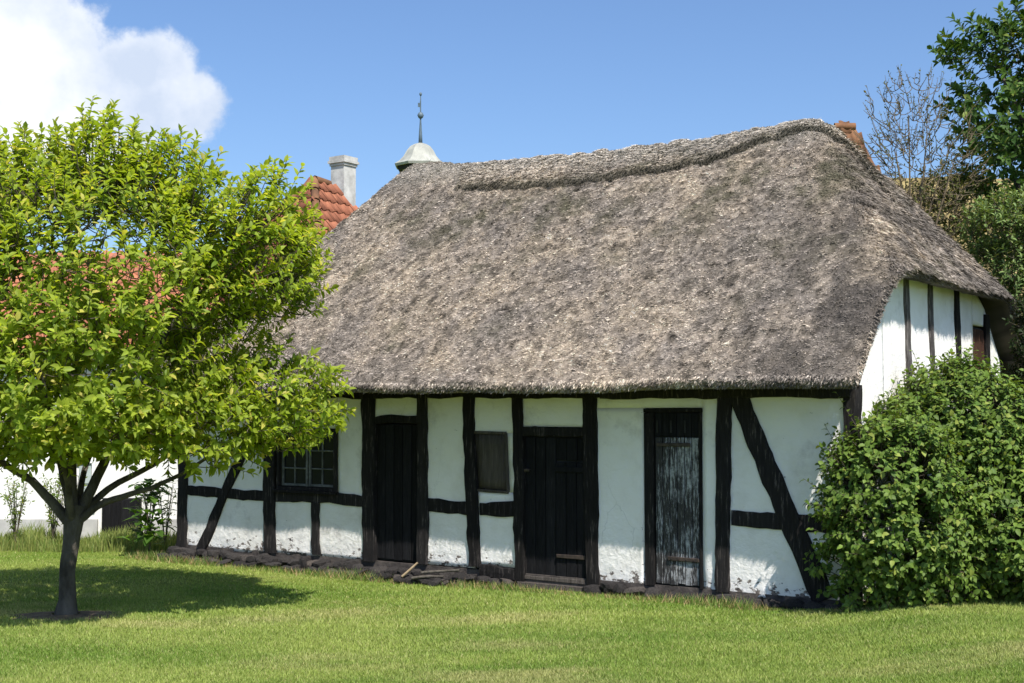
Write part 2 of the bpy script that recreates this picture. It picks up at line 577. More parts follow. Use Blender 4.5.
def make_grass():
    # lawn blades, thick near the viewer and thinning with distance
    def scatter(n, y0, y1):
        y = rng.uniform(y0, y1, n)
        hw = 0.40 * y + 0.9
        x = rng.uniform(-1, 1, n) * hw
        return x, y
    parts = []
    for n, y0, y1 in ((210000, 7.9, 9.4), (200000, 9.4, 11.2), (150000, 11.2, 14), (90000, 14, 19)):
        parts.append(scatter(n, y0, y1))
    x = np.concatenate([p[0] for p in parts])
    y = np.concatenate([p[1] for p in parts])
    u, v = house_uv(x, y)
    inside = (u > -9.0) & (u < 0.05) & (v > -0.10) & (v < 4.8)
    base = (u > -9.1) & (u < 0.3) & (v > -0.34 + 0.1 * vnoise(np.stack([u, u, u], -1), 2.5, 4)) & (v <= 0)
    tr = np.hypot((x - TREE_AT[0]) * 0.8, (y - TREE_AT[1]) * 1.6)
    bare = tr < 0.27 + 0.12 * vnoise(np.stack([x, y, x * 0], -1), 5, 9)
    keep = ~inside & ~(base & (rng.random(len(x)) < 0.9)) & ~(bare & (rng.random(len(x)) < 0.85)) & (y < 17.6)
    x, y = x[keep], y[keep]
    n = len(x)
    P = np.stack([x, y, np.zeros(n)], -1)
    z = ground_z(x, y)
    patch = fbm(P, 0.7, 4, 21)
    patch2 = fbm(P * np.array([0.5, 1.6, 1]), 1.6, 3, 41)
    dry = np.clip(fbm(P * np.array([0.6, 1.5, 1]), 1.1, 4, 77) * 2.2 - 0.15, 0, 1)
    h = rng.uniform(0.012, 0.030, n) * (1 + 0.35 * patch)
    wdt = rng.uniform(0.0026, 0.0048, n) * (0.75 + y / 18)
    ang = rng.uniform(0, 2 * pi, n)
    lean = rng.uniform(0.0, 0.030, n)
    la = rng.uniform(0, 2 * pi, n)
    dx, dy = np.cos(ang) * wdt, np.sin(ang) * wdt
    b0 = np.stack([x - dx, y - dy, z - 0.004], -1)
    b1 = np.stack([x + dx, y + dy, z - 0.004], -1)
    tp = np.stack([x + np.cos(la) * lean, y + np.sin(la) * lean, z + h], -1)
    V = np.stack([b0, b1, tp], 1).reshape(-1, 3)
    F = np.arange(3 * n).reshape(-1, 3)
    g1 = np.array([0.180, 0.280, 0.045])
    g2 = np.array([0.340, 0.410, 0.100])
    g3 = np.array([0.52, 0.46, 0.22])
    t = np.clip(0.5 + 1.1 * patch + 0.7 * patch2 + rng.normal(0, 0.18, n), 0, 1)[:, None]
    c = g1 * (1 - t) + g2 * t
    straw = np.clip(dry * 0.55 + (rng.random(n) < 0.10) * 0.6, 0, 0.85)[:, None]
    c = c * (1 - straw) + g3 * straw
    C = np.repeat(c, 3, 0)
    o = link('lawn_grass', mesh_np('lawn_grass', V, F, M['grass'], False, C))
    tag(o, 'short mown green lawn in front of the thatched house', 'grass', kind='stuff')
    # bare soil round the trunk
    nseg, nr = 40, 6
    vs, fs = [], []
    for r in range(nr + 1):
        for s in range(nseg):
            a = 2 * pi * s / nseg
            rad = (0.11 + r / nr * 0.30) * (1 + 0.22 * mnoise.noise((cos(a) * 2, sin(a) * 2, 1.3)))
            px, py = TREE_AT[0] + cos(a) * rad * 1.25, TREE_AT[1] + sin(a) * rad * 0.7
            vs.append([px, py, 0.022 * (1 - (r / nr) ** 2)])
            if r < nr:
                fs.append((r * nseg + s, (r + 1) * nseg + s, (r + 1) * nseg + (s + 1) % nseg, r * nseg + (s + 1) % nseg))
    vs = np.array(vs)
    vs[:, 2] += ground_z(vs[:, 0], vs[:, 1]) + 0.004
    o = link('bare_soil', mesh_np('bare_soil', vs, np.array(fs), M['rubble_earth'], True))
    tag(o, 'patch of bare brown soil around the small tree trunk', 'soil', kind='stuff')


make_grass()

# ------------------------------------------------------------------ the thatched house
LEN, WID = 8.85, 4.75
house = empty('thatched_house', tuple(HC), ANG)
tag(house, 'low half-timbered white house with black tarred beams and grey thatched roof', 'house')


def wall_pt(wall, a, z, out):
    """a runs along the wall, out is towards the outside"""
    if wall == 'front':
        return (a, -out, z)
    if wall == 'gable':
        return (out, a, z)
    if wall == 'left':
        return (-LEN - out, WID - a, z)
    return (-a, WID + out, z)


def grid_patch(name, wall, quad, mat, parent, out=0.0, back=0.12, amp=0.006, step=0.05, seed=0):
    """a bay of plaster: quad = 4 corners (a, z) anticlockwise from bottom left, gently uneven, closed at its edges"""
    q = np.array(quad, dtype=float)
    w = max(np.linalg.norm(q[1] - q[0]), np.linalg.norm(q[2] - q[3]))
    h = max(np.linalg.norm(q[3] - q[0]), np.linalg.norm(q[2] - q[1]))
    nu, nv = max(2, int(w / step)), max(2, int(h / step))
    s, t = np.meshgrid(np.linspace(0, 1, nu + 1), np.linspace(0, 1, nv + 1))
    s, t = s[..., None], t[..., None]
    P = q[0] * (1 - s) * (1 - t) + q[1] * s * (1 - t) + q[2] * s * t + q[3] * (1 - s) * t
    pts = P.reshape(-1, 2)
    nz = fbm(np.stack([pts[:, 0], pts[:, 1], np.full(len(pts), seed * 3.7)], -1), 1.8, 4, 11) * amp * 2.2
    bulge = -0.012 * np.clip((0.22 - pts[:, 1]) / 0.2, 0, 1) * (0.5 + vnoise(np.stack([pts[:, 0], pts[:, 1], pts[:, 0] * 0], -1), 9, 8))
    vs = [wall_pt(wall, a, z, out + d) for (a, z), d in zip(pts, nz + bulge)]
    n = (nu + 1)
    idx = np.arange(len(pts)).reshape(nv + 1, nu + 1)
    F = [(idx[j, i], idx[j, i + 1], idx[j + 1, i + 1], idx[j + 1, i]) for j in range(nv) for i in range(nu)]
    rim = list(idx[0, :]) + list(idx[1:, -1]) + list(idx[-1, -2::-1]) + list(idx[-2:0:-1, 0])
    b0 = len(vs)
    for k in rim:
        a, z = pts[k]
        vs.append(wall_pt(wall, a, z, out - back))
    m = len(rim)
    for k in range(m):
        F.append((rim[k], b0 + k, b0 + (k + 1) % m, rim[(k + 1) % m]))
    mb = MB()
    mb.v, mb.f = vs, F + [tuple(b0 + k for k in range(m))]
    o = mb.build(name, mat, parent)
    o.data.polygons.foreach_set('use_smooth', [True] * (nu * nv) + [False] * (m + 1))
    return o


def beam(name, wall, p0, p1, w0, w1, mat, parent, out=0.022, back=0.13, wob=0.017, seed=0, bow=0.0):
    """hand-hewn timber from p0 to p1 (a, z); widths at the ends; uneven edges"""
    p0, p1 = np.array(p0, float), np.array(p1, float)
    L = np.linalg.norm(p1 - p0)
    d = (p1 - p0) / L
    nrm = np.array([d[1], -d[0]])
    n = max(3, int(L / 0.07))
    vs, F = [], []
    prof = [(-1, -1, 0), (-1, 0.72, 1), (-0.86, 1, 1), (0, 1.08, 1), (0.86, 1, 1), (1, 0.72, 1), (1, -1, 0)]
    for i in range(n + 1):
        t = i / n
        w = (w0 * (1 - t) + w1 * t) / 2
        c = p0 + d * L * t + nrm * (bow * sin(pi * t))
        sl = mnoise.noise((t * L * 1.7, seed * 5.1, 0.3)) * wob
        for j, (sx, so, _) in enumerate(prof):
            e = mnoise.noise((t * L * 5.5 + 3, seed * 3.3 + (7 if sx > 0 else 0), 1.7)) * wob * 1.0
            e += mnoise.noise((t * L * 17, seed * 3.3 + (7 if sx > 0 else 0), 4.7)) * wob * 0.45
            off = sl + sx * (w + (e if sx else 0))
            pp = c + nrm * off
            o_ = out * so + mnoise.noise((t * L * 6, seed * 2.2 + sx, 9.0)) * 0.004 if so > -1 else -back
            vs.append(wall_pt(wall, pp[0], pp[1], o_))
    m = len(prof)
    for i in range(n):
        for j in range(m):
            a, b = i * m + j, i * m + (j + 1) % m
            F.append((a, b, b + m, a + m))
    F.append(tuple(range(m))[::-1])
    F.append(tuple(n * m + k for k in range(m)))
    mb = MB()
    mb.v, mb.f = vs, F
    return mb.build(name, mat, parent)


def box_on(name, wall, a0, z0, a1, z1, o0, o1, mat, parent, jit=0.0, bev=0.004):
    """a board: rectangle on the wall between outward depths o0 < o1, arrises taken off"""
    def j():
        return random.uniform(-jit, jit)
    c = [(a0 + j(), z0 + j()), (a1 + j(), z0 + j()), (a1 + j(), z1 + j()), (a0 + j(), z1 + j())]
    cx, cz = (a0 + a1) / 2, (z0 + z1) / 2
    vs = []
    for (a, z) in c:
        vs.append(wall_pt(wall, a, z, o0))
    for (a, z) in c:
        vs.append(wall_pt(wall, a, z, o1 - bev))
    for (a, z) in c:
        vs.append(wall_pt(wall, a + (bev if a < cx else -bev), z + (bev if z < cz else -bev), o1))
    F = [(3, 2, 1, 0)]
    for k in range(4):
        F.append((k, (k + 1) % 4, 4 + (k + 1) % 4, 4 + k))
        F.append((4 + k, 4 + (k + 1) % 4, 8 + (k + 1) % 4, 8 + k))
    F.append((8, 9, 10, 11))
    mb = MB()
    mb.v, mb.f = vs, F
    return mb.build(name, mat, parent)


def build_walls():
    pl = M['plaster']
    sd = 0
    T = 1.99
    panels = [
        # left bay with the brace
        [(-8.80, .06), (-8.37, .06), (-8.05, .76), (-8.80, .76)],
        [(-8.37, .06), (-7.20, .06), (-7.20, .76), (-8.05, .76)],
        [(-8.80, .76), (-8.05, .76), (-7.36, T), (-8.80, T)],
        [(-8.05, .76), (-7.20, .76), (-7.20, T), (-7.36, T)],
        # below and beside the window
        [(-7.20, .08), (-6.45, .08), (-6.45, .76), (-7.20, .76)],
        [(-6.45, .08), (-5.66, .08), (-5.66, .76), (-6.45, .76)],
        [(-6.13, .76), (-5.66, .76), (-5.66, T), (-6.13, T)],
        [(-7.20, 1.56), (-6.13, 1.56), (-6.13, T), (-7.20, T)],
        # above door 1
        [(-5.66, 1.68), (-4.87, 1.68), (-4.87, T), (-5.66, T)],
        [(-4.87, .10), (-4.16, .10), (-4.16, .73), (-4.87, .73)],
        [(-4.87, .73), (-4.16, .73), (-4.24, T), (-4.87, T)],
        [(-4.16, .14), (-3.58, .14), (-3.58, .73), (-4.16, .73)],
        [(-4.16, .73), (-3.58, .73), (-3.58, .915), (-4.13, .915)],
        [(-3.73, .915), (-3.58, .915), (-3.61, 1.53), (-3.76, 1.53)],
        [(-4.21, 1.53), (-3.61, 1.53), (-3.61, T), (-4.24, T)],
        [(-3.58, 1.60), (-2.74, 1.60), (-2.74, T), (-3.58, T)],
        # beside and above door 3
        [(-2.72, .05), (-2.12, .05), (-2.12, 1.79), (-2.72, 1.79)],
        [(-2.72, 1.79), (-1.49, 1.79), (-1.49, T), (-2.72, T)],
        [(-1.49, .05), (-1.27, .05), (-1.27, T), (-1.49, T)],
        # right bay with the brace
        [(-1.27, .76), (-.62, .76), (-1.12, T), (-1.27, T)],
        [(-.62, .76), (0, .76), (0, T), (-1.12, T)],
        [(-1.27, .05), (-.37, .05), (-.62, .76), (-1.27, .76)],
        [(-.37, .05), (0, .05), (0, .76), (-.62, .76)],
    ]
    for q in panels:
        sd += 1
        grid_patch('wall_panel', 'front', q, pl, house, 0.0, 0.14, 0.006, 0.05, 0)
    t = M['tar']
    B = lambda nm, p0, p1, w0, w1, **k: beam(nm, 'front', p0, p1, w0, w1, t, house, seed=random.random() * 50, **k)
    B('corner_post', (-8.75, .02), (-8.75, T), .17, .16, out=0.028)
    B('post', (-7.20, .08), (-7.23, T), .19, .19, out=0.028)
    B('short_post', (-6.45, .10), (-6.46, .70), .13, .12)
    B('post', (-5.64, .08), (-5.665, T), .17, .20, out=0.03)
    B('post', (-4.87, .10), (-4.875, T), .15, .13, out=0.03)
    B('post', (-4.155, .12), (-4.25, T), .15, .15, out=0.03, bow=-0.02)
    B('post', (-3.585, -.02), (-3.615, T), .12, .13, out=0.03)
    B('post', (-2.705, -.04), (-2.745, T), .14, .17, out=0.03)
    B('post', (-1.285, .08), (-1.255, T), .145, .155, out=0.034)
    B('corner_post', (-.06, .02), (-.04, T), .12, .11, out=0.030)
    B('brace', (-8.40, .05), (-7.36, 1.80), .15, .14, out=0.024)
    B('brace', (-.30, .08), (-1.13, 1.93), .21, .185, out=0.028)
    B('rail', (-8.66, .765), (-7.30, .745), .125, .125, out=0.016)
    B('rail', (-7.11, .765), (-5.74, .755), .15, .12, out=0.016)
    B('rail', (-4.80, .74), (-4.24, .725), .14, .13, out=0.016)
    B('rail', (-4.10, .735), (-3.66, .74), .13, .16, out=0.016)
    B('rail', (-1.19, .765), (-.06, .76), .13, .16, out=0.018)
    B('lintel', (-5.56, 1.655), (-4.94, 1.665), .09, .09, out=0.018)
    B('lintel', (-3.55, 1.555), (-2.79, 1.550), .10, .085, out=0.018)
    B('sole_beam', (-4.09, .085), (-3.64, .075), .13, .13, out=0.03)
    # wall plate under the thatch
    B('wall_plate', (-8.9, 1.955), (-2.6, 1.955), .11, .12, out=0.040)
    B('wall_plate', (-2.6, 1.945), (-.02, 1.95), .13, .15, out=0.044)

    # ---- gable end wall (a = distance back from the front corner)
    G = 'gable'
    gz = lambda a: min(2.36 + 0.95 * min(a, WID - a), 3.17)
    marks = [0.0, .75, 1.50, 2.22, 3.10, 3.66]
    for a0, a1 in zip(marks[:-1], marks[1:]):
        grid_patch('wall_panel', G, [(a0, .04), (a1, .04), (a1, gz(a1)), (a0, gz(a0))], pl, house, 0.0, 0.14, 0.008, 0.07, 0)
    grid_patch('wall_panel', G, [(3.66, .04), (4.16, .04), (4.16, 2.02), (3.66, 2.02)], pl, house, 0, .14, .008, .07)
    grid_patch('wall_panel', G, [(3.66, 2.72), (4.16, 2.72), (4.16, gz(4.16)), (3.66, gz(3.66))], pl, house, 0, .14, .008, .07)
    grid_patch('wall_panel', G, [(4.16, .04), (WID, .04), (WID, gz(WID)), (4.16, gz(4.16))], pl, house, 0, .14, .008, .07)
    gw = M['gable_wood']
    for a0, a1, w in ((1.60, 1.40, .13), (2.30, 2.14, .11)):
        beam('gable_post', G, (a0, .05), (a1, gz(a1) - 0.02), w, w * .9, gw, house, seed=a0)
    beam('gable_post', G, (3.18, .05), (3.05, gz(3.05) - 0.02), .18, .15, M['tar'], house, seed=3)
    beam('gable_post', G, (4.2, .05), (4.2, gz(4.2) - .02), .16, .15, M['tar'], house, seed=5)
    beam('rail', G, (0.1, .78), (4.5, .78), .14, .14, gw, house, seed=9, out=0.014)
    # gable hatch with its boards
    h = box_on('gable_hatch', G, 3.68, 2.06, 4.14, 2.70, -.10, -.03, M['dark'], house)
    for k in range(3):
        box_on('board', G, 3.70 + k * .145, 2.08, 3.84 + k * .145, 2.68, -.028, -.008, M['brown_wood'], h, .004)
    # ---- left end and back walls
    for a0 in np.arange(0, WID - .1, WID / 4):
        grid_patch('wall_panel', 'left', [(a0, .0), (a0 + WID / 4, .0), (a0 + WID / 4, T), (a0, T)], pl, house, 0, .14, .008, .1)
        beam('post', 'left', (a0 + .07, .0), (a0 + .07, T), .15, .15, M['tar'], house, seed=a0)
    for k in range(6):
        a0 = k * LEN / 6
        grid_patch('wall_panel', 'back', [(a0, .0), (a0 + LEN / 6, .0), (a0 + LEN / 6, T), (a0, T)], pl, house, 0, .14, .008, .12)
        beam('post', 'back', (a0 + .07, .0), (a0 + .07, T), .15, .15, M['tar'], house, seed=a0)


def build_openings():
    tp = M['tar_plank']
    # door 1: dark plank door
    d = box_on('door', 'front', -5.565, .10, -4.935, 1.62, -.09, -.052, M['dark'], house)
    d['label'] = 'narrow black plank door beside the left window'
    n = 5
    w = .62 / n
    for k in range(n):
        box_on('board', 'front', -5.56 + k * w + .004, .11 + random.uniform(0, .015), -5.56 + (k + 1) * w - .004, 1.61, -.05, -.027 + random.uniform(-.006, .004), tp, d, .002)
    # door 2: wide door with a smaller leaf let into it
    d = box_on('door', 'front', -3.545, .02, -2.775, 1.505, -.09, -.052, M['dark'], house)
    d['label'] = 'wide black plank door with a hatch leaf let into it'
    for k in range(3):
        box_on('board', 'front', -3.54 + k * .125 + .004, .05, -3.54 + (k + 1) * .125 - .004, 1.49, -.05, -.026 + random.uniform(-.005, .005), tp, d, .002)
    for k in range(3):
        box_on('board', 'front', -3.162 + k * .127 + .004, .06, -3.162 + (k + 1) * .127 - .004, 1.24, -.05, -.016 + random.uniform(-.003, .003), tp, d, .002)
        box_on('board', 'front', -3.162 + k * .127 + .004, 1.262, -3.162 + (k + 1) * .127 - .004, 1.49, -.05, -.028 + random.uniform(-.003, .003), tp, d, .002)
    box_on('batten', 'front', -3.15, 1.14, -2.80, 1.20, -.013, .006, tp, d, .003)
    box_on('strap_hinge', 'front', -3.14, .275, -2.80, .315, -.010, .004, M['iron'], d, .003)
    box_on('bottom_batten', 'front', -3.53, .035, -2.80, .075, -.012, .010, M['grey_wood'], d, .003)
    box_on('latch', 'front', -3.55, 1.135, -3.47, 1.165, -.02, .012, M['iron'], d, .002)
    box_on('threshold', 'front', -3.60, -.07, -2.70, .012, -.10, .045, M['grey_wood'], d, .006)
    # door 3: paint flaking off
    d = box_on('door', 'front', -2.115, .08, -1.495, 1.785, -.09, -.035, M['dark'], house)
    d['label'] = 'weathered plank door with white paint flaking off'
    box_on('jamb', 'front', -2.115, .08, -2.010, 1.745, -.034, .014, M['tar'], d, .004)
    box_on('jamb', 'front', -1.524, .08, -1.493, 1.745, -.034, .016, M['tar'], d, .003)
    for k in range(6):
        box_on('head_board', 'front', -2.002 + k * .079, 1.512 + random.uniform(0, .004), -2.002 + k * .079 + .075, 1.742, -.034, -.004 + random.uniform(-.004, .004), M['tar_plank'], d, .001)
    box_on('door_head', 'front', -2.118, 1.748, -1.490, 1.785, -.034, .017, M['tar'], d, .003)
    for k in range(3):
        a = -1.985 + k * .15
        box_on('slot', 'front', a, 1.55, a + .022, 1.67, .001, .003, M['dark'], d, .001, 0.0005)
    n = 6
    w = (2.0 - 1.532) / n
    for k in range(n):
        box_on('board', 'front', -2.0 + k * w + .003, .10 + random.uniform(0, .02), -2.0 + (k + 1) * w - .003, 1.505, -.034, -.006 + random.uniform(-.006, .005), M['peel'], d, .002)
    hg = box_on('strap_hinge', 'front', -1.86, .335, -1.53, .372, .000, .013, M['iron'], d, .004)
    for k in range(4):
        box_on('nail', 'front', -1.83 + k * .08, .347, -1.818 + k * .08, .360, .0135, .018, M['iron'], hg, 0, .002)
    box_on('strap_hinge', 'front', -1.98, 1.42, -1.62, 1.455, .000, .013, M['iron'], d, .003)

    # board hatch between the posts
    q = [(-4.125, .945), (-3.735, .935), (-3.765, 1.515), (-4.185, 1.52)]
    h = grid_patch('shutter', 'front', q, M['grey_wood'], house, -.012, .06, .002, .1)
    h['label'] = 'grey boarded shutter hung slightly askew'
    beam('shutter_frame', 'front', (-3.738, .92), (-3.765, 1.53), .03, .03, M['grey_wood'], h, out=.014, back=.02, wob=.003, seed=2)
    beam('shutter_frame', 'front', (-4.13, .925), (-3.735, .915), .03, .03, M['grey_wood'], h, out=.012, back=.02, wob=.003, seed=4)
    beam('shutter_frame', 'front', (-4.19, 1.535), (-3.76, 1.53), .03, .03, M['grey_wood'], h, out=.012, back=.02, wob=.003, seed=6)

    # small-paned window under the tree branch
    w = MB()
    fr = box_on('window', 'front', -7.10, .835, -6.14, 1.555, -.12, -.085, M['dark'], house)
    fr['label'] = 'dark two-leaf window with thin grey glazing bars'
    for (a0, z0, a1, z1) in ((-7.10, .835, -7.06, 1.555), (-6.19, .835, -6.13, 1.555), (-7.06, 1.50, -6.19, 1.555), (-7.06, .835, -6.19, .875)):
        box_on('frame', 'front', a0, z0, a1, z1, -.08, .016, M['tar'], fr, .002)
    box_on('window_sill', 'front', -7.12, .80, -6.12, .838, -.05, .055, M['tar'], fr, .004)
    for c0, c1 in ((-7.055, -6.635), (-6.615, -6.195)):
        for (a0, a1) in ((c0, c0 + .03), (c1 - .03, c1)):
            box_on('casement_stile', 'front', a0, .88, a1, 1.495, -.06, -.028, M['frame_grey'], fr, .001)
        mid = (c0 + c1) / 2
        zr = [.88, 1.08, 1.29, 1.465]
        for z in zr:
            box_on('casement_rail', 'front', c0 + .031, z, c1 - .031, z + (.03 if z in (.88, 1.465) else .018), -.058, -.030, M['frame_grey'], fr, .001)
        for z0, z1 in ((.911, 1.079), (1.099, 1.289), (1.309, 1.464)):
            box_on('glazing_bar', 'front', mid - .009, z0, mid + .009, z1, -.056, -.032, M['frame_grey'], fr, .0006, .002)
            box_on('pane', 'front', c0 + .031, z0, mid - .010, z1, -.050, -.046, M['glass'], fr, 0, .001)
            box_on('pane', 'front', mid + .010, z0, c1 - .031, z1, -.050, -.046, M['glass'], fr, 0, .001)


def build_stones():
    # plinth behind the stones, then the fieldstones themselves
    p = MB()
    p.box(-LEN - .03, .0, -.4, .03, .30, .09)
    p.build('plinth', M['stone'], house)
    p = MB()
    p.box(-.30, .305, -.4, .03, WID, .08)
    p.build('plinth', M['stone'], house)
    base_meshes = []
    for s in range(8):
        import bmesh
        bm = bmesh.new()
        bmesh.ops.create_icosphere(bm, subdivisions=2, radius=1)
        for v in bm.verts:
            n = mnoise.noise(v.co * 1.1 + Vector((s * 9, 2, 1)))
            n2 = mnoise.noise(v.co * 2.6 + Vector((s * 5, 7, 1)))
            v.co *= 0.82 + 0.35 * n + 0.16 * n2
            v.co.z = max(min(v.co.z, 0.62), -0.62)
        me = bpy.data.meshes.new('stone')
        bm.to_mesh(me)
        bm.free()
        me.materials.append(M['stone'])
        base_meshes.append(me)
    u = -LEN - .05
    while u < .15:
        wd = random.uniform(.10, .24)
        right = u > -2.7
        hgt = random.uniform(.05, .085) if not right else random.uniform(.045, .075)
        if not (-3.62 < u + wd / 2 < -2.72):
            if -4.15 < u + wd / 2 < -3.62:
                hgt *= .6
            o = link('stone', random.choice(base_meshes), house, (u + wd / 2, -.06 + random.uniform(-.05, .02), hgt * .35 - (.01 if right else 0.03) + random.uniform(0, .02)),
                     (random.uniform(-.2, .2), random.uniform(-.2, .2), random.uniform(0, 6)), (wd * .62, random.uniform(.09, .14), hgt * 1.25))
            if u < -4.2:
                link('stone', random.choice(base_meshes), house, (u + wd * .4, -.17 + random.uniform(-.07, .05), -.05 + random.uniform(-.02, .03)),
                     (random.uniform(-.3, .3), random.uniform(-.3, .3), random.uniform(0, 6)), (wd * .6, random.uniform(.07, .12), hgt * .9))
        u += wd * .92
    # fallen rubble before door 1 and the boarded shutter
    for k in range(16):
        uu = random.uniform(-5.6, -4.2)
        link('stone', random.choice(base_meshes), house, (uu, random.uniform(-.40, -.20), -.05 + random.uniform(0, .03)),
             (random.uniform(-.4, .4), random.uniform(-.4, .4), random.uniform(0, 6)), (random.uniform(.07, .16), random.uniform(.05, .09), random.uniform(.035, .06)))


build_walls()
build_openings()
build_stones()

# ------------------------------------------------------------------ thatch
OV = 0.61
RV = WID / 2
E_TOP = 2.025
U0, U1 = -LEN - 0.45, 0.28
V0, V1 = -OV, WID + OV


def smin(a, b, k):
    h = np.clip(0.5 + 0.5 * (b - a) / k, 0, 1)
    return b * (1 - h) + a * h - k * h * (1 - h)


def ridge_h(u):
    return np.interp(u, [-9.4, -6.9, -5.6, -3.9, -2.5, -.95, .4], [5.11, 5.09, 5.0, 4.955, 4.955, 5.03, 5.05])


def roof_z(u, v):
    rh = ridge_h(u)
    run = RV + OV
    sl = (rh - E_TOP) / run
    f = E_TOP + (v - V0) * sl
    b = E_TOP + (V1 - v) * sl
    # straight slopes meeting in a soft ridge
    z = smin(f, b, 0.22)
    hipR = 3.06 + (U1 - u) * 1.32
    z = smin(z, hipR, np.where(v < RV, .46, .46 - .32 * smooth(0, .8, v - RV)))
    hipL = E_TOP + (u - U0) * 1.42
    z = smin(z, hipL, 0.5)
    return z


def roof_noise(P):
    # P in (u, v, z): dents, sags and tufts of old straw
    n = fbm(P, 0.8, 2, 101) * 0.045 + fbm(P, 3.2, 3, 131) * 0.022 + fbm(P, 12, 2, 171) * 0.030 - np.clip(fbm(P, 9, 2, 191) - .20, 0, 1) * .09
    return n


def cap_edge(u):
    """height on the slope (distance below the ridge, in v) where the ridge straw ends"""
    q = np.stack([u, u * 0, u * 0], -1)
    t = np.interp(u, [-6.1, -5.9, -3.5, -2.4, -1.4, -.4], [.05, .44, .52, .40, .20, .07])
    return t * (1 + 0.05 * vnoise(q, 2.1, 3) + 0.04 * vnoise(q, 11, 5))


def tone_at(P, n):
    """albedo of the straw at points P (u, v, z)"""
    light = np.array([0.50, 0.41, 0.315])
    mid = np.array([0.350, 0.298, 0.252])
    grey = np.array([0.280, 0.245, 0.216])
    dark = np.array([0.115, 0.098, 0.078])
    moss = np.array([0.130, 0.122, 0.078])
    q = P * np.array([1.0, .7, .7])
    a = fbm(q, 1.3, 4, 201)
    b_ = fbm(q, 4.2, 4, 231)
    d = fbm(q, 7.5, 3, 251)
    c = np.repeat(mid[None], len(P), 0)
    t = np.clip(0.42 + 1.1 * a + 1.0 * b_, 0, 1)[:, None]
    c = c * (1 - t) + light * t
    t = np.clip(fbm(q, 2.1, 4, 301) * 1.4 + 0.12, 0, .7)[:, None]
    c = c * (1 - t) + grey * t
    t = np.clip((d - 0.20) * 2.8 + .2 * a, 0, .6)[:, None]
    c = c * (1 - t) + dark * t
    c = c * (1 + .5 * fbm(q, 15, 2, 281) + .8 * fbm(q, 38, 1, 283))[:, None].clip(.35, 1.7)
    # darker grey streaks round the right hip
    hipw = np.clip((P[:, 0] + 1.25) / 0.8, 0, 1) * np.clip(0.62 + 1.7 * fbm(P * np.array([2.2, 1.2, .35]), 2.0, 3, 401), 0, 1)
    c = c * (1 - 0.85 * hipw[:, None]) + np.array([0.125, 0.110, 0.098]) * 0.85 * hipw[:, None]
    # moss below the ridge
    dv = RV - P[:, 1]
    mo = np.clip(1.25 - np.abs(dv - 0.75) / 0.75, 0, 1) * np.clip(fbm(q, 2.4, 4, 501) * 3.0 + 0.12, 0, 1)
    mo = mo * np.clip((P[:, 0] + 7) / 1.5, 0, 1) + 0.6 * np.clip(fbm(q, 1.7, 4, 551) * 3.4 - 0.85, 0, 1)
    mo = np.clip(mo * (.55 + 1.6 * fbm(q, 9, 3, 571)), 0, 1)[:, None]
    c = c * (1 - mo * .85) + moss * mo * .85
    # paler bleached straw on the crest
    cr = (np.clip(1.3 - np.abs(dv) / 0.34, 0, 1) * np.clip((-.85 - P[:, 0]) / .3, 0, 1))[:, None] * 0.8
    c = c * (1 - cr) + np.array([0.47, 0.43, 0.375]) * cr
    return c


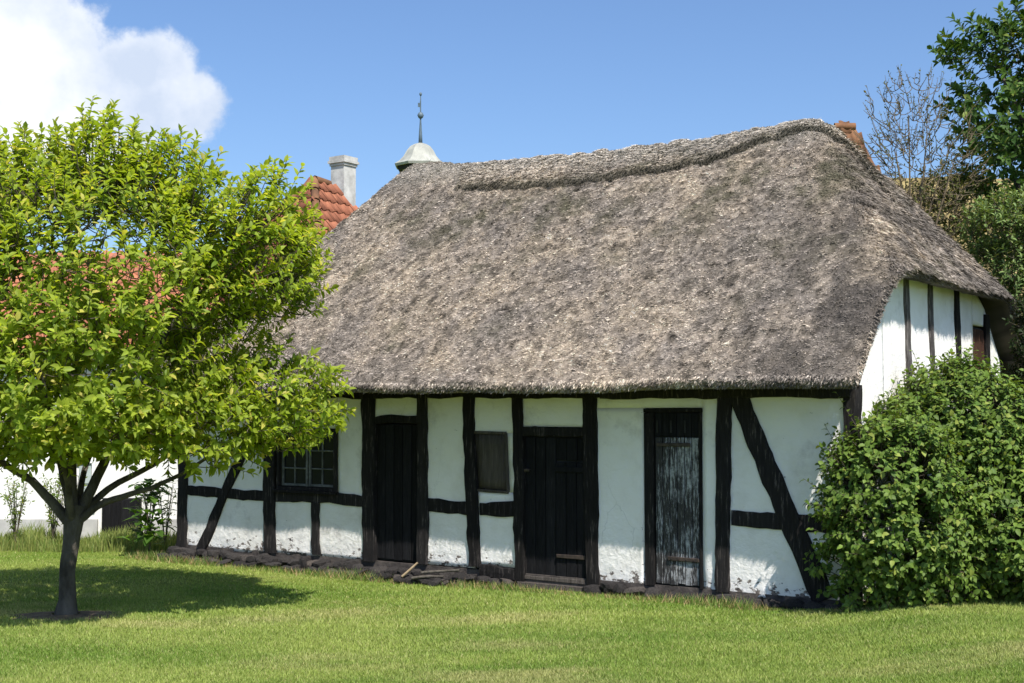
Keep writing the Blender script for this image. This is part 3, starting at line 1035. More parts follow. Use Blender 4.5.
def build_roof():
    du = 0.035
    us = np.arange(U0, U1 + 1e-6, du)
    vs = np.arange(V0, V1 + 1e-6, du)
    nu, nv = len(us), len(vs)
    Ug, Vg = np.meshgrid(us, vs)
    # round the plan corners and keep the eave line slightly wavy
    ue, ve = Ug.copy(), Vg.copy()
    q = np.stack([Ug.ravel(), Vg.ravel(), Ug.ravel() * 0], -1)
    edge_w = np.exp(-np.minimum(Vg - V0, V1 - Vg) / 0.25)
    ve = ve + edge_w * (0.02 * vnoise(q, 1.3, 5)).reshape(Ug.shape)
    Z = roof_z(ue, ve)
    P = np.stack([ue, ve, Z], -1).reshape(-1, 3)
    nz = roof_noise(P).reshape(Ug.shape)
    Z = Z + nz * 1.15
    top = np.stack([ue, ve, Z], -1)
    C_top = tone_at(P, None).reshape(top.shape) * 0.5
    # underside follows the top one thickness below, drawn in a little
    th = 0.235
    idx = np.arange(nu * nv).reshape(nv, nu)
    V = [top.reshape(-1, 3)]
    C = [C_top.reshape(-1, 3)]
    F = [np.stack([idx[:-1, :-1], idx[:-1, 1:], idx[1:, 1:], idx[1:, :-1]], -1).reshape(-1, 4)]
    # perimeter loop
    loop = list(idx[0, :]) + list(idx[1:, -1]) + list(idx[-1, -2::-1]) + list(idx[-2:0:-1, 0])
    loop = np.array(loop)
    LP = top.reshape(-1, 3)[loop]
    base = nu * nv
    cu, cv = (U0 + U1) / 2, (V0 + V1) / 2
    prev = loop
    off = base
    inw = np.zeros_like(LP)
    inw[:, 0] = np.where(np.abs(LP[:, 0] - U0) < .05, 1, np.where(np.abs(LP[:, 0] - U1) < .05, -1, 0))
    inw[:, 1] = np.where(np.abs(LP[:, 1] - V0) < .05, 1, np.where(np.abs(LP[:, 1] - V1) < .05, -1, 0))
    Zs = roof_z(LP[:, 0], LP[:, 1])
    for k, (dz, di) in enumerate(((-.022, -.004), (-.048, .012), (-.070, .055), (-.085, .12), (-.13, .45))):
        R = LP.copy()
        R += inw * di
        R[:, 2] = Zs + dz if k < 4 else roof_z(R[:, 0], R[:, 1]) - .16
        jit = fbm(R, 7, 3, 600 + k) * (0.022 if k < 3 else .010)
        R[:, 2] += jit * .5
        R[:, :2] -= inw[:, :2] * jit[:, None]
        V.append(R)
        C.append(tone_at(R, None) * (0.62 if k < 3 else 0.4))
        cur = np.arange(off, off + len(loop))
        F.append(np.stack([prev, cur, np.roll(cur, -1), np.roll(prev, -1)], -1))
        prev = cur
        off += len(loop)
    V, C, F = np.concatenate(V), np.concatenate(C), np.concatenate(F)
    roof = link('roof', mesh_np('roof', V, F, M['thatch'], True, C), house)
    # soffit closing the roof from below
    s = MB()
    s.box(-LEN + .15, .15, 1.90, -.15, WID - .15, 1.93)
    s.build('loft_floor', M['tar'], house)

    # ------------------------------------------------ straw ends, tens of thousands: one part
    def straws(Pn, down, nrm, n, lmin, lmax, lift, name, wmul=1.0, tonef=1.0, yaw=.45):
        L = rng.uniform(lmin, lmax, n)
        wd = rng.uniform(.0032, .0060, n) * wmul
        ya = rng.normal(0, yaw, n)
        side = np.cross(nrm, down)
        d = down * np.cos(ya)[:, None] + side * np.sin(ya)[:, None]
        s2 = nrmz(np.cross(nrm, d))
        lf = np.abs(rng.normal(lift, lift * .7, n))
        tipdir = nrmz(d + nrm * lf[:, None])
        roll = rng.normal(0, .6, n)
        s3 = s2 * np.cos(roll)[:, None] + nrm * np.sin(roll)[:, None]
        a = Pn - d * (L * .25)[:, None] - nrm * .008
        tip = Pn + tipdir * (L * .75)[:, None]
        w = wd[:, None]
        V = np.stack([a - s3 * w * 1.3, a + s3 * w * 1.3, tip], 1)
        c = tone_at(Pn, None) * tonef
        pick = rng.random(n)
        c = np.where((pick < .22)[:, None], c * .45, c)
        c = np.where((pick > .74)[:, None], np.minimum(c * 1.45, .75), c)
        return V.reshape(-1, 3), np.repeat(c, 3, 0)

    def frame(u, v):
        e = .03
        zu = (roof_z(u + e, v) - roof_z(u - e, v)) / (2 * e)
        zv = (roof_z(u, v + e) - roof_z(u, v - e)) / (2 * e)
        nrm = nrmz(np.stack([-zu, -zv, np.ones_like(u)], -1))
        g = np.stack([-zu, -zv, -(zu ** 2 + zv ** 2)], -1)
        return nrm, nrmz(g)
    VV, CC = [], []

    def field(n, ulo, uhi, vlo, vhi, *a, fade=0.0, **k):
        u = rng.uniform(ulo, uhi, n)
        v = rng.uniform(vlo, vhi, n)
        if fade:
            # on the hip only: thins out where the front slope takes over
            wgt = smooth(-.2, .35, (E_TOP + (v - V0) * 1.0) - (3.06 + (U1 - u) * 1.32) + .15 + .2 * vnoise(np.stack([u, v, u * 0], -1), 3, 9))
            kk = rng.random(n) < wgt
            u, v = u[kk], v[kk]
            n = len(u)
        z = roof_z(u, v)
        P = np.stack([u, v, z], -1)
        nz = roof_noise(P) * 1.15
        nrm, dn = frame(u, v)
        Pn = P.copy()
        Pn[:, 2] += nz
        vv, cc = straws(Pn, dn, nrm, n, *a, **k)
        VV.append(vv)
        CC.append(cc)
    field(600000, U0, U1, V0, RV + .15, .016, .048, .30, 'x', .92, 1.0, .85)
    field(150000, -1.6, U1, V0, WID, .035, .09, .24, 'x', 1.0, 1.0, .35, fade=1)
    field(35000, U0, U1, RV, V1, .05, .14, .30, 'x', 1.6)
    # fringe at eaves and verges
    m = len(LP)
    for rep in range(40):
        k = rng.integers(0, m, 1600)
        pt = LP[k].copy()
        t = rng.uniform(-.01, .065, len(k))
        pt[:, 2] = Zs[k] - t
        pt += inw[k] * (np.clip(t - .02, 0, 1) * .9)[:, None]
        pt += rng.normal(0, .009, pt.shape)
        out = -inw[k]
        out[:, 2] = .0
        dn = nrmz(out * rng.uniform(.15, .7, len(k))[:, None] + np.array([0, 0, -1.0]))
        vv, cc = straws(pt, dn, nrmz(out + 1e-6), len(k), .018, .045, .18, 'x', 1.0, 1.0)
        VV.append(vv)
        CC.append(cc)
    # a lip of trimmed ends along the underside
    V_, C_ = np.concatenate(VV), np.concatenate(CC)
    st = link('straw', mesh_np('straw', V_, np.arange(len(V_)).reshape(-1, 3), M['straw'], False, C_), roof)
    tag(st, kind='stuff')

    # ------------------------------------------------ ridge straw laid over the crest, with a thick ragged lower edge
    un = np.arange(-6.05, -.38, .03)
    nn = 26
    rows = []
    for side in (0, 1):
        pass
    ts = np.linspace(-1, 1, 2 * nn + 1)
    E = cap_edge(un)
    Vc = np.zeros((len(un), len(ts), 3))
    for j, t in enumerate(ts):
        vv = RV + np.sign(t) * abs(t) * E * 1.0
        zz = roof_z(un, vv)
        lift = 0.022 + 0.034 * abs(t) ** 3
        endf = np.clip(np.minimum((un + 6.05) / .35, (-.40 - un) / .3), 0, 1)
        Pq = np.stack([un, vv, zz], -1)
        Vc[:, j, 0] = un
        Vc[:, j, 1] = vv - (0.02 * endf if t < 0 else -0.02 * endf) * abs(t)
        Vc[:, j, 2] = zz + roof_noise(Pq) * .8 + lift * endf + .018 * vnoise(Pq, 9, 71)
    lowF = Vc[:, 0].copy()
    lowF[:, 2] -= .08
    lowF[:, 1] += .03
    lowB = Vc[:, -1].copy()
    lowB[:, 2] -= .12
    lowB[:, 1] -= .03
    full = np.concatenate([lowF[:, None], Vc, lowB[:, None]], 1)
    a_, b_ = full.shape[:2]
    idx = np.arange(a_ * b_).reshape(a_, b_)
    F = np.stack([idx[:-1, :-1], idx[1:, :-1], idx[1:, 1:], idx[:-1, 1:]], -1).reshape(-1, 4)
    Pf = full.reshape(-1, 3)
    cc = tone_at(Pf, None) * .62
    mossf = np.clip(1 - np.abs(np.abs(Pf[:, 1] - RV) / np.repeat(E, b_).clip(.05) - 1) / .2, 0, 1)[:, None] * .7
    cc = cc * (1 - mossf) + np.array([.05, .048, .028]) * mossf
    cap = link('ridge_cap', mesh_np('ridge_cap', Pf, F, M['thatch'], True, cc), roof)
    # straws on the cap
    n = 60000
    ii = rng.integers(0, len(un) - 1, n)
    jj = rng.uniform(0, 1, n)
    jj = np.where(rng.random(n) < .72, jj * .5, .5 + jj * .5)
    jf = jj * (len(ts) - 1)
    j0 = np.clip(jf.astype(int), 0, len(ts) - 2)
    fr = (jf - j0)[:, None]
    Pc = Vc[ii, j0] * (1 - fr) + Vc[ii, j0 + 1] * fr
    Pc[:, 0] += rng.uniform(0, .03, n)
    sgn = np.where(jj < .5, -1.0, 1.0)
    dn = nrmz(np.stack([rng.normal(0, .5, n), sgn * .72, -np.full(n, .68)], -1))
    nr = nrmz(np.stack([np.zeros(n), sgn * .62, np.full(n, .78)], -1))
    vv, c1 = straws(Pc, dn, nr, n, .03, .09, .3, 'x', 1.1, 1.0, .5)
    m2 = np.repeat(np.clip(1 - np.abs(jj * 2 - (0)) / .26, 0, 1) * .7 * (rng.random(n) < .7), 3)[:, None]
    c1 = c1 * (1 - m2) + np.array([.14, .128, .085]) * m2
    # shaggy lower edge
    n2 = 16000
    ii = rng.integers(0, len(un), n2)
    Pe = Vc[ii, 0].copy()
    Pe[:, 2] -= rng.uniform(0, .07, n2)
    Pe[:, 1] += rng.uniform(-.015, .03, n2)
    Pe[:, 0] += rng.uniform(-.02, .02, n2)
    dn = nrmz(np.stack([rng.normal(0, .4, n2), -np.full(n2, .45), -np.full(n2, .9)], -1))
    nr = nrmz(np.stack([np.zeros(n2), -np.full(n2, .9), np.full(n2, .4)], -1))
    v2, c2 = straws(Pe, dn, nr, n2, .03, .09, .25, 'x', 1.0, .5, .4)
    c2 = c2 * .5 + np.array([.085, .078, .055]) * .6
    Va = np.concatenate([vv, v2])
    Ca = np.concatenate([c1, c2])
    o = link('ridge_straw', mesh_np('ridge_straw', Va, np.arange(len(Va)).reshape(-1, 3), M['straw'], False, Ca), roof)
    tag(o, kind='stuff')


build_roof()


# ------------------------------------------------------------------ foliage kit
LEAF_F = np.array([[5, 0, 1], [5, 1, 2], [5, 2, 3], [5, 3, 4], [5, 4, 6], [5, 6, 0]])
NV, NF = 7, 6


def leaf_arrays(P, D, N, L, Wd, fold=.25, droop=.18):
    """six-triangle oval leaves, dished along the midrib and bent down at the tip"""
    n = len(P)
    D = nrmz(D)
    S = nrmz(np.cross(D, N))
    N = nrmz(np.cross(S, D))
    L = L[:, None]
    Wd = Wd[:, None]
    up = N * Wd * fold
    r1 = P + D * L * .30 - S * Wd * .44 + up
    r2 = P + D * L * .66 - S * Wd * .40 + up - N * L * droop * .35
    t = P + D * L - N * L * droop
    l2 = P + D * L * .66 + S * Wd * .40 + up - N * L * droop * .35
    l1 = P + D * L * .30 + S * Wd * .44 + up
    m = P + D * L * .50
    V = np.stack([P, r1, r2, t, l2, m, l1], 1).reshape(-1, 3)
    k = np.arange(n)[:, None, None] * NV
    F = (k + LEAF_F[None]).reshape(-1, 3)
    return V, F


def tube_arrays(lines, sides=6):
    """lines: list of (pts (k,3), radii (k,))"""
    V, F = [], []
    off = 0
    for pts, rad in lines:
        pts = np.asarray(pts, float)
        rad = np.asarray(rad, float)
        k = len(pts)
        T = nrmz(np.gradient(pts, axis=0))
        ref = np.array([0.31, 0.17, 0.05]) if abs(T[0][2]) > .8 else np.array([0, 0, 1.0])
        A = nrmz(np.cross(T, ref))
        B = np.cross(T, A)
        th = np.linspace(0, 2 * pi, sides, endpoint=False)
        ring = pts[:, None] + rad[:, None, None] * (A[:, None] * np.cos(th)[None, :, None] + B[:, None] * np.sin(th)[None, :, None])
        V.append(ring.reshape(-1, 3))
        i = np.arange(k * sides).reshape(k, sides)
        F.append(np.stack([i[:-1], np.roll(i[:-1], -1, 1), np.roll(i[1:], -1, 1), i[1:]], -1).reshape(-1, 4) + off)
        off += k * sides
    return np.concatenate(V), np.concatenate(F)


def bez(p0, p1, p2, k):
    t = np.linspace(0, 1, k)[:, None]
    return (1 - t) ** 2 * p0 + 2 * t * (1 - t) * p1 + t ** 2 * p2


def rand_unit(n):
    return nrmz(rng.normal(0, 1, (n, 3)))


def sample_blobs(blobs, n, shell=.55, inner=.12, amp=.16, freq=1.9):
    """points in the outer shell of a union of ellipsoids (cx,cy,cz,rx,ry,rz); returns points and outward normals"""
    B = np.array(blobs, float)
    wgt = (B[:, 3] * B[:, 4] * B[:, 5]) ** (2 / 3)
    wgt /= wgt.sum()
    P, N = [], []
    tot = 0
    while tot < n:
        k = rng.choice(len(B), 4000, p=wgt)
        d = rand_unit(4000)
        r = rng.uniform(shell ** 3, 1, 4000) ** (1 / 3)
        lump = 1 + amp * fbm(B[k, :3] + d * B[k, 3:], freq / max(B[:, 3].max(), .5), 3, 5)
        p = B[k, :3] + d * B[k, 3:] * (r * lump)[:, None]
        q = ((p[:, None] - B[None, :, :3]) / B[None, :, 3:])
        dep = np.sqrt((q ** 2).sum(-1)).min(1)
        ok = (dep > shell) | (rng.random(4000) < inner)
        nn = nrmz(d / B[k, 3:])
        P.append(p[ok])
        N.append(nn[ok])
        tot += ok.sum()
    return np.concatenate(P)[:n], np.concatenate(N)[:n]


def shoots_to_leaves(P, Dr, per, slen, L0, L1, wr, spread=.75, updroop=.0, seed=0):
    """each shoot carries `per` leaves in a spiral; returns leaf arrays"""
    n = len(P)
    Dr = nrmz(Dr)
    k = np.tile(np.arange(per), n)
    s = np.repeat(np.arange(n), per)
    t = (k + .5) / per
    sl = np.repeat(slen, per) * (0.12 + .88 * t)
    ref = rand_unit(n)
    A = nrmz(np.cross(Dr, ref))
    B = np.cross(Dr, A)
    ph = k * 2.4 + np.repeat(rng.uniform(0, 6, n), per) + rng.normal(0, .35, n * per)
    rad = A[s] * np.cos(ph)[:, None] + B[s] * np.sin(ph)[:, None]
    pos = P[s] + Dr[s] * sl[:, None]
    sp = spread * (1.25 - .75 * t)
    D = nrmz(Dr[s] * (1.15 - sp)[:, None] + rad * sp[:, None] + rng.normal(0, .16, (n * per, 3)) + np.array([0, 0, -updroop]))
    N = nrmz(Dr[s] * .8 - rad * .35 + np.array([0, 0, .75]) + rng.normal(0, .35, (n * per, 3)))
    L = rng.uniform(L0, L1, n * per) * (1 - .35 * np.abs(t - .45))
    Wd = L * wr * rng.uniform(.85, 1.15, n * per)
    return pos, D, N, L, Wd, s, t


def connect_shoots(nodes, shoots, dirs, r_tip=.004):
    """grow a twig from the nearest limb node to every shoot"""
    nodes = [np.array(p) for p in nodes]
    N = np.array(nodes)
    cen = N.mean(0)
    order = np.argsort(np.linalg.norm(shoots - cen, axis=1))
    lines = []
    cap = 6000
    buf = np.zeros((cap, 3))
    buf[:len(N)] = N
    m = len(N)
    for i in order:
        p = shoots[i]
        d = np.linalg.norm(buf[:m] - p, axis=1)
        j = d.argmin()
        q = buf[j]
        dist = d[j]
        mid = (p + q) / 2 - dirs[i] * dist * .22 + rng.normal(0, .05 * dist, 3)
        k = 4 if dist < .5 else 7
        ln = bez(q, mid, p, k)
        lines.append((ln, np.linspace(min(.004 + dist * .009, .02), r_tip, k)))
        if m + 2 < cap:
            buf[m] = ln[k // 2]
            buf[m + 1] = p
            m += 2
    return lines


# ------------------------------------------------------------------ the small garden tree
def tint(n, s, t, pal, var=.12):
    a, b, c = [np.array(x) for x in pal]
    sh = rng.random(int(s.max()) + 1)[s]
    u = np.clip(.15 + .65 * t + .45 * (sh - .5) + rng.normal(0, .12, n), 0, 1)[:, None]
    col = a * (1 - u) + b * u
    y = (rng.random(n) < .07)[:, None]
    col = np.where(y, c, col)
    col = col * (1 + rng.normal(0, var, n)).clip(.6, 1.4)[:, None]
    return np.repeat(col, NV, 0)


def garden_tree():
    x0, y0 = TREE_AT
    z0 = float(ground_z(np.array([x0]), np.array([y0]))[0])
    root = empty('garden_tree', (x0, y0, z0))
    tag(root, 'small round tree with fresh yellow-green leaves standing on the lawn', 'tree')
    # trunk with flared foot
    pts = [(0, 0, -.06), (.0, 0, .03), (.01, 0, .15), (.0, 0, .4), (.03, .01, .7), (.05, .02, .88), (.07, .03, 1.0)]
    rad = [.125, .102, .078, .071, .074, .090, .094]
    pl = np.array(pts)
    tt = np.linspace(0, 1, 28)
    st = np.linspace(0, 1, len(pl))
    cp = np.stack([np.interp(tt, st, pl[:, k]) for k in range(3)], -1)
    cr = np.interp(tt, st, rad)
    V, F = tube_arrays([(cp, cr)], 20)
    a = V.copy()
    rim = fbm(a * np.array([1, 1, .35]), 9, 3, 3)
    cdir = nrmz(np.stack([V[:, 0], V[:, 1], V[:, 2] * 0], -1))
    V = V + cdir * (rim * .022)[:, None]
    trunk = link('trunk', mesh_np('trunk', V, F, M['bark'], True), root)
    limbs = [
        [(.00, .0, .86), (-.22, -.05, 1.12), (-.62, -.25, 1.42), (-1.15, -.5, 1.95)],
        [(.02, .04, .88), (-.12, .12, 1.25), (-.35, .35, 1.75), (-.75, .75, 2.5)],
        [(.05, .0, .90), (.03, -.03, 1.35), (.10, -.10, 1.95), (-.05, -.15, 2.9), (.05, -.05, 3.7)],
        [(.08, .02, .88), (.22, .08, 1.25), (.45, .15, 1.75), (.75, .25, 2.55), (1.05, .2, 3.1)],
        [(.10, .0, .86), (.35, -.08, 1.02), (.72, -.15, 1.10), (1.15, -.30, 1.30), (1.55, -.35, 1.6)],
        [(.09, .05, .90), (.30, .20, 1.15), (.72, .45, 1.36), (1.15, .75, 1.85), (1.3, .9, 2.3)],
        [(.05, -.04, .88), (.10, -.35, 1.25), (.15, -.85, 1.7), (.1, -1.2, 2.3)],
        [(.04, .05, .9), (-.02, .45, 1.3), (.05, .95, 1.9), (.2, 1.2, 2.6)],
    ]
    rr = [.054, .047, .052, .055, .038, .038, .036, .036]
    lines, nodes = [], []
    for lb, r in zip(limbs, rr):
        L = np.array(lb)
        tt = np.linspace(0, 1, 18)
        st = np.linspace(0, 1, len(L))
        c = np.stack([np.interp(tt, st, L[:, k]) for k in range(3)], -1)
        for _ in range(2):
            c[1:-1] = (c[:-2] + c[1:-1] * 2 + c[2:]) / 4
        c[2:] += np.cumsum(rng.normal(0, .007, (16, 3)), 0)
        lines.append((c, np.linspace(r, r * .22, 18)))
        nodes += list(c[6:])
    # crown
    blobs = [(.12, 0, 2.80, 1.62, 1.6, 1.40),
             (1.40, 0, 3.40, .76, .7, .62), (1.68, -.05, 3.05, .58, .6, .50),
             (1.84, -.1, 1.86, .55, .6, .45), (1.25, -.2, 1.72, .6, .7, .38),
             (.22, 0, 4.02, .42, .5, .52), (.75, .1, 3.85, .5, .5, .45),
             (-.35, .1, 3.95, .5, .5, .38),
             (-1.15, 0, 3.35, .8, .8, .7), (-1.5, 0, 2.3, .8, .8, .8), (-.55, -.3, 1.68, .8, .9, .32), (.45, -.5, 1.70, .7, .8, .30),
             (.3, -1.1, 2.2, .8, .6, .7), (.2, 1.0, 2.2, .9, .7, .8)]
    P, N = sample_blobs(blobs, 4000, .56, .34)
    P = P[P[:, 2] > 1.15 - .10 * (P[:, 0] > .8) + .20 * vnoise(P * np.array([1, 1, 0]), 2.6, 12)]
    N = N[-len(P):] if False else nrmz(P - np.array([.1, 0, 2.3]))
    Dr = nrmz(N * .9 + np.array([0, 0, .55]) + rng.normal(0, .30, P.shape))
    lines2 = connect_shoots(nodes, P, Dr)
    V, F = tube_arrays(lines, 10)
    link('limbs', mesh_np('limbs', V, F, M['bark'], True), root)
    sl = rng.uniform(.13, .30, len(P))
    sl[rng.random(len(P)) < .04] *= 1.5
    tw = [(np.stack([p, p + d * s]), np.array([.004, .002])) for p, d, s in zip(P, Dr, sl)]
    V, F = tube_arrays(lines2, 5)
    V2, F2 = tube_arrays(tw, 4)
    o = link('twigs', mesh_np('twigs', np.concatenate([V, V2]), np.concatenate([F, F2 + len(V)]), M['twig'], True), root)
    tag(o, kind='stuff')
    pos, D, Nn, L, Wd, s, t = shoots_to_leaves(P, Dr, 12, sl, .070, .118, .48, .85, .08)
    V, F = leaf_arrays(pos, D, Nn, L, Wd, .20, .16)
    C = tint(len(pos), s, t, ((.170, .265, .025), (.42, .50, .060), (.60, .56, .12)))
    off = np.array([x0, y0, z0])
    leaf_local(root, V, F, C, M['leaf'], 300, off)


def leaf_local(root, V, F, C, mat, count, off):
    """the `count` leaves that show largest from the garden become objects, the rest one part"""
    nl = len(V) // NV
    Vl = V.reshape(nl, NV, 3)
    c = Vl.mean(1) + off
    dv = c - np.array([0, 0, 1.75])
    dist = np.linalg.norm(dv, axis=1)
    nn = np.cross(Vl[:, 3] - Vl[:, 0], Vl[:, 1] - Vl[:, 6])
    fac = np.abs((nn * dv).sum(1)) / dist ** 3
    inview = np.abs(c[:, 0] / c[:, 1]) < .385
    cell = (np.floor(c[:, 0] / c[:, 1] * 100).astype(int) * 1000 + np.floor((c[:, 2] - 1.75) / c[:, 1] * 100).astype(int))
    order = np.lexsort((dist, cell))
    cs = cell[order]
    newc = np.concatenate([[True], cs[1:] != cs[:-1]])
    start = np.maximum.accumulate(np.where(newc, np.arange(nl), 0))
    rank = np.zeros(nl, int)
    rank[order] = np.arange(nl) - start
    score = fac * inview * (rank < 2)
    pick = np.argsort(-score)[:count]
    Cl = C.reshape(nl, NV, 3)
    for i in pick:
        link('leaf', mesh_np('leaf', Vl[i] - Vl[i, 0], LEAF_F, mat, True, Cl[i]), root, tuple(Vl[i, 0]))
    keep = np.ones(nl, bool)
    keep[pick] = False
    Fk = (np.arange(keep.sum())[:, None, None] * NV + LEAF_F[None]).reshape(-1, 3)
    o = link('crown', mesh_np('crown', Vl[keep].reshape(-1, 3), Fk, mat, True, Cl[keep].reshape(-1, 3)), root)
    tag(o, kind='stuff')


garden_tree()


# ------------------------------------------------------------------ big bush at the right corner
def bramble_bush():
    ox, oy = 4.6, 12.6
    oz = .10
    root = empty('bramble_bush', (ox, oy, oz))
    tag(root, 'large dark green leafy bush covering the right corner of the house', 'bush')
    off = np.array([ox, oy, oz])
    blobs = [(-.85, -.55, .75, 1.0, .75, .85), (-.35, -.35, 1.25, .85, .75, .72), (.40, -.3, .92, 1.0, .85, .72), (-1.30, -1.22, .85, .56, .42, .70),
             (1.2, -.35, .62, 1.1, .8, .70), (-1.15, -.9, .35, .72, .55, .45), (.1, -.85, .55, 1.0, .65, .62), (1.9, -.2, .66, 1.2, .9, .72),
             (-.95, -.5, 1.22, .5, .5, .45), (1.0, -.8, .45, 1.0, .65, .5), (3.0, 0, .8, 1.2, 1.0, 1.0), (-.42, -.15, 1.66, .42, .5, .36)]
    P, N = sample_blobs(blobs, 13500, .74, .05, .30, 3.0)
    ok = (P[:, 2] > .03) & (P[:, 1] < .75)
    # keep the bush outside the house walls
    wx, wy = P[:, 0] + ox, P[:, 1] + oy
    u, v = house_uv(wx, wy)
    ok &= ~((u < .06) & (v > -.06) & (v < WID))
    P, N = P[ok], N[ok]
    Dr = nrmz(N * .9 + np.array([0, -.1, .35]) + rng.normal(0, .35, P.shape))
    sl = rng.uniform(.08, .24, len(P))
    sl[rng.random(len(P)) < .03] *= 2.2
    # arching stems from the ground
    lines = []
    for k in range(150):
        a = rng.uniform(-1.4, 2.6)
        b = np.array([a * .8, rng.uniform(-1.0, .2), 0.0])
        j = rng.integers(0, len(P))
        e = P[j]
        if abs(e[0] - b[0]) > 1.4:
            continue
        u1, v1 = house_uv(b[0] + ox, b[1] + oy)
        if u1 < .1 and v1 > -.1:
            continue
        mid = (b + e) / 2 + np.array([0, -.1, .4 * e[2]])
        lines.append((bez(b, mid, e, 8), np.linspace(.012, .004, 8)))
    tw = [(np.stack([p - d * .12, p + d * s]), np.array([.004, .002])) for p, d, s in zip(P, Dr, sl)]
    V, F = tube_arrays(lines, 5)
    V2, F2 = tube_arrays(tw, 4)
    o = link('stems', mesh_np('stems', np.concatenate([V, V2]), np.concatenate([F, F2 + len(V)]), M['twig'], True), root)
    tag(o, kind='stuff')
    pos, D, Nn, L, Wd, s, t = shoots_to_leaves(P, Dr, 9, sl, .040, .080, .70, .95, .22)
    V, F = leaf_arrays(pos, D, Nn, L, Wd, .14, .22)
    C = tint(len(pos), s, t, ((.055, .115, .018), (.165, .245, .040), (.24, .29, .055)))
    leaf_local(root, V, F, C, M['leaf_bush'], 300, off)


bramble_bush()


# ------------------------------------------------------------------ generic background trees
def back_tree(name, at, label, cat, blobs, nshoot, per, slen, L0, L1, wr, pal, bark, trunk_r, trunk_h, up=.4, group=None, lean=(0, 0), shell=.6, inner=.1, limbs=7, twr=.008, spread=.85, leafy=1.0):
    x, y = at
    z = float(ground_z(np.array([x]), np.array([y]))[0])
    root = empty(name, (x, y, z))
    tag(root, label, cat, group)
    P, N = sample_blobs(blobs, nshoot, shell, inner)
    P = P[P[:, 2] > .1]
    cz = np.array([b[:3] for b in blobs]).mean(0)
    Dr = nrmz(nrmz(P - cz) * .8 + np.array([0, 0, up]) + rng.normal(0, .35, P.shape))
    top = max(b[2] for b in blobs)
    tr = bez(np.array([0, 0, -.1]), np.array([lean[0] * .3, lean[1] * .3, trunk_h * .6]), np.array([lean[0], lean[1], top]), 14)
    V, F = tube_arrays([(tr, np.linspace(trunk_r, trunk_r * .10, 14))], 10)
    link('trunk', mesh_np('trunk', V, F, bark, True), root)
    nodes = [p for p in tr if p[2] > trunk_h * .7]
    lines = []
    for k in range(limbs):
        b = tr[rng.integers(5, 12)]
        e = P[rng.integers(0, len(P))] * .8 + b * .2
        c = bez(b, (b + e) / 2 + np.array([0, 0, .15]), e, 8)
        lines.append((c, np.linspace(trunk_r * .45, trunk_r * .12, 8)))
        nodes += list(c)
    lines += connect_shoots(nodes, P, Dr, twr * .6)
    sl = rng.uniform(slen * .6, slen * 1.3, len(P))
    tw = [(np.stack([p, p + d * s]), np.array([twr * .7, twr * .3])) for p, d, s in zip(P, Dr, sl)]
    V, F = tube_arrays(lines, 5)
    V2, F2 = tube_arrays(tw, 4)
    o = link('branches', mesh_np('branches', np.concatenate([V, V2]), np.concatenate([F, F2 + len(V)]), bark, True), root)
    tag(o, kind='stuff')
    pos, D, Nn, L, Wd, s, t = shoots_to_leaves(P, Dr, per, sl, L0, L1, wr, spread, .05)
    if leafy < 1:
        k = rng.random(len(pos)) < leafy
        pos, D, Nn, L, Wd, s, t = [q[k] for q in (pos, D, Nn, L, Wd, s, t)]
    V, F = leaf_arrays(pos, D, Nn, L, Wd, .18, .15)
    C = tint(len(pos), s, t, pal)
    o = link('crown', mesh_np('crown', V, F, M['leaf_bush'], True, C), root)
    tag(o, kind='stuff')
    return root


GREEN = ((.035, .085, .018), (.095, .175, .030), (.17, .22, .04))
PALE = ((.10, .17, .05), (.22, .30, .10), (.30, .36, .13))
OLIVE = ((.05, .07, .018), (.13, .14, .03), (.24, .19, .05))

back_tree('leafy_tree', (8.3, 19.5), 'tall dark green tree at the right edge behind the thatched house', 'tree',
          [(-1.15, 0, 6.95, .62, .7, .36), (-.75, 0, 6.1, .9, 1.0, .5), (-.55, 0, 5.2, 1.0, 1.1, .6), (.1, 0, 7.7, .8, 1.0, .75), (.3, 0, 6.6, 1.0, 1.1, .8), (.2, 0, 4.2, 1.1, 1.1, .6), (1.6, 0, 6, 1.6, 1.6, 1.8)],
          1150, 16, .40, .10, .17, .55, GREEN, M['bark'], .2, 2.5, .35, shell=.45, inner=.3)
back_tree('sparse_tree', (5.65, 18.6), 'thin half-bare tree with twiggy branches behind the roof slope', 'tree',
          [(.0, 0, 5.85, .62, .5, .55), (-.25, 0, 5.1, .55, .5, .6), (.55, 0, 5.3, .55, .5, .75), (.1, 0, 4.5, .8, .5, .5)],
          520, 7, .22, .03, .07, .5, OLIVE, M['bark_pale'], .06, 2.6, .7, shell=.15, inner=.9, limbs=16, twr=.009, leafy=.5)
back_tree('brown_thicket', (6.0, 19.4), 'brownish sparse shrub between the thin tree and the pale bush', 'shrub',
          [(-.3, 0, 4.4, .6, .5, .5), (.3, 0, 4.2, .6, .5, .6), (.5, 0, 4.9, .5, .5, .35)],
          700, 10, .22, .04, .09, .55, OLIVE, M['bark_pale'], .05, 2, .5, shell=.2, inner=.6, leafy=.8)
back_tree('pale_shrub', (6.85, 18.0), 'tall grey-green bush right behind the end of the thatched roof', 'shrub',
          [(-.05, 0, 4.05, .55, .6, .5), (.35, 0, 3.6, .85, .7, .7), (.2, 0, 2.6, 1.0, .8, .9), (.1, 0, 1.4, 1.1, .8, 1.2)],
          2300, 12, .20, .06, .11, .42, PALE, M['twig'], .05, 1, .5, shell=.6, inner=.15)
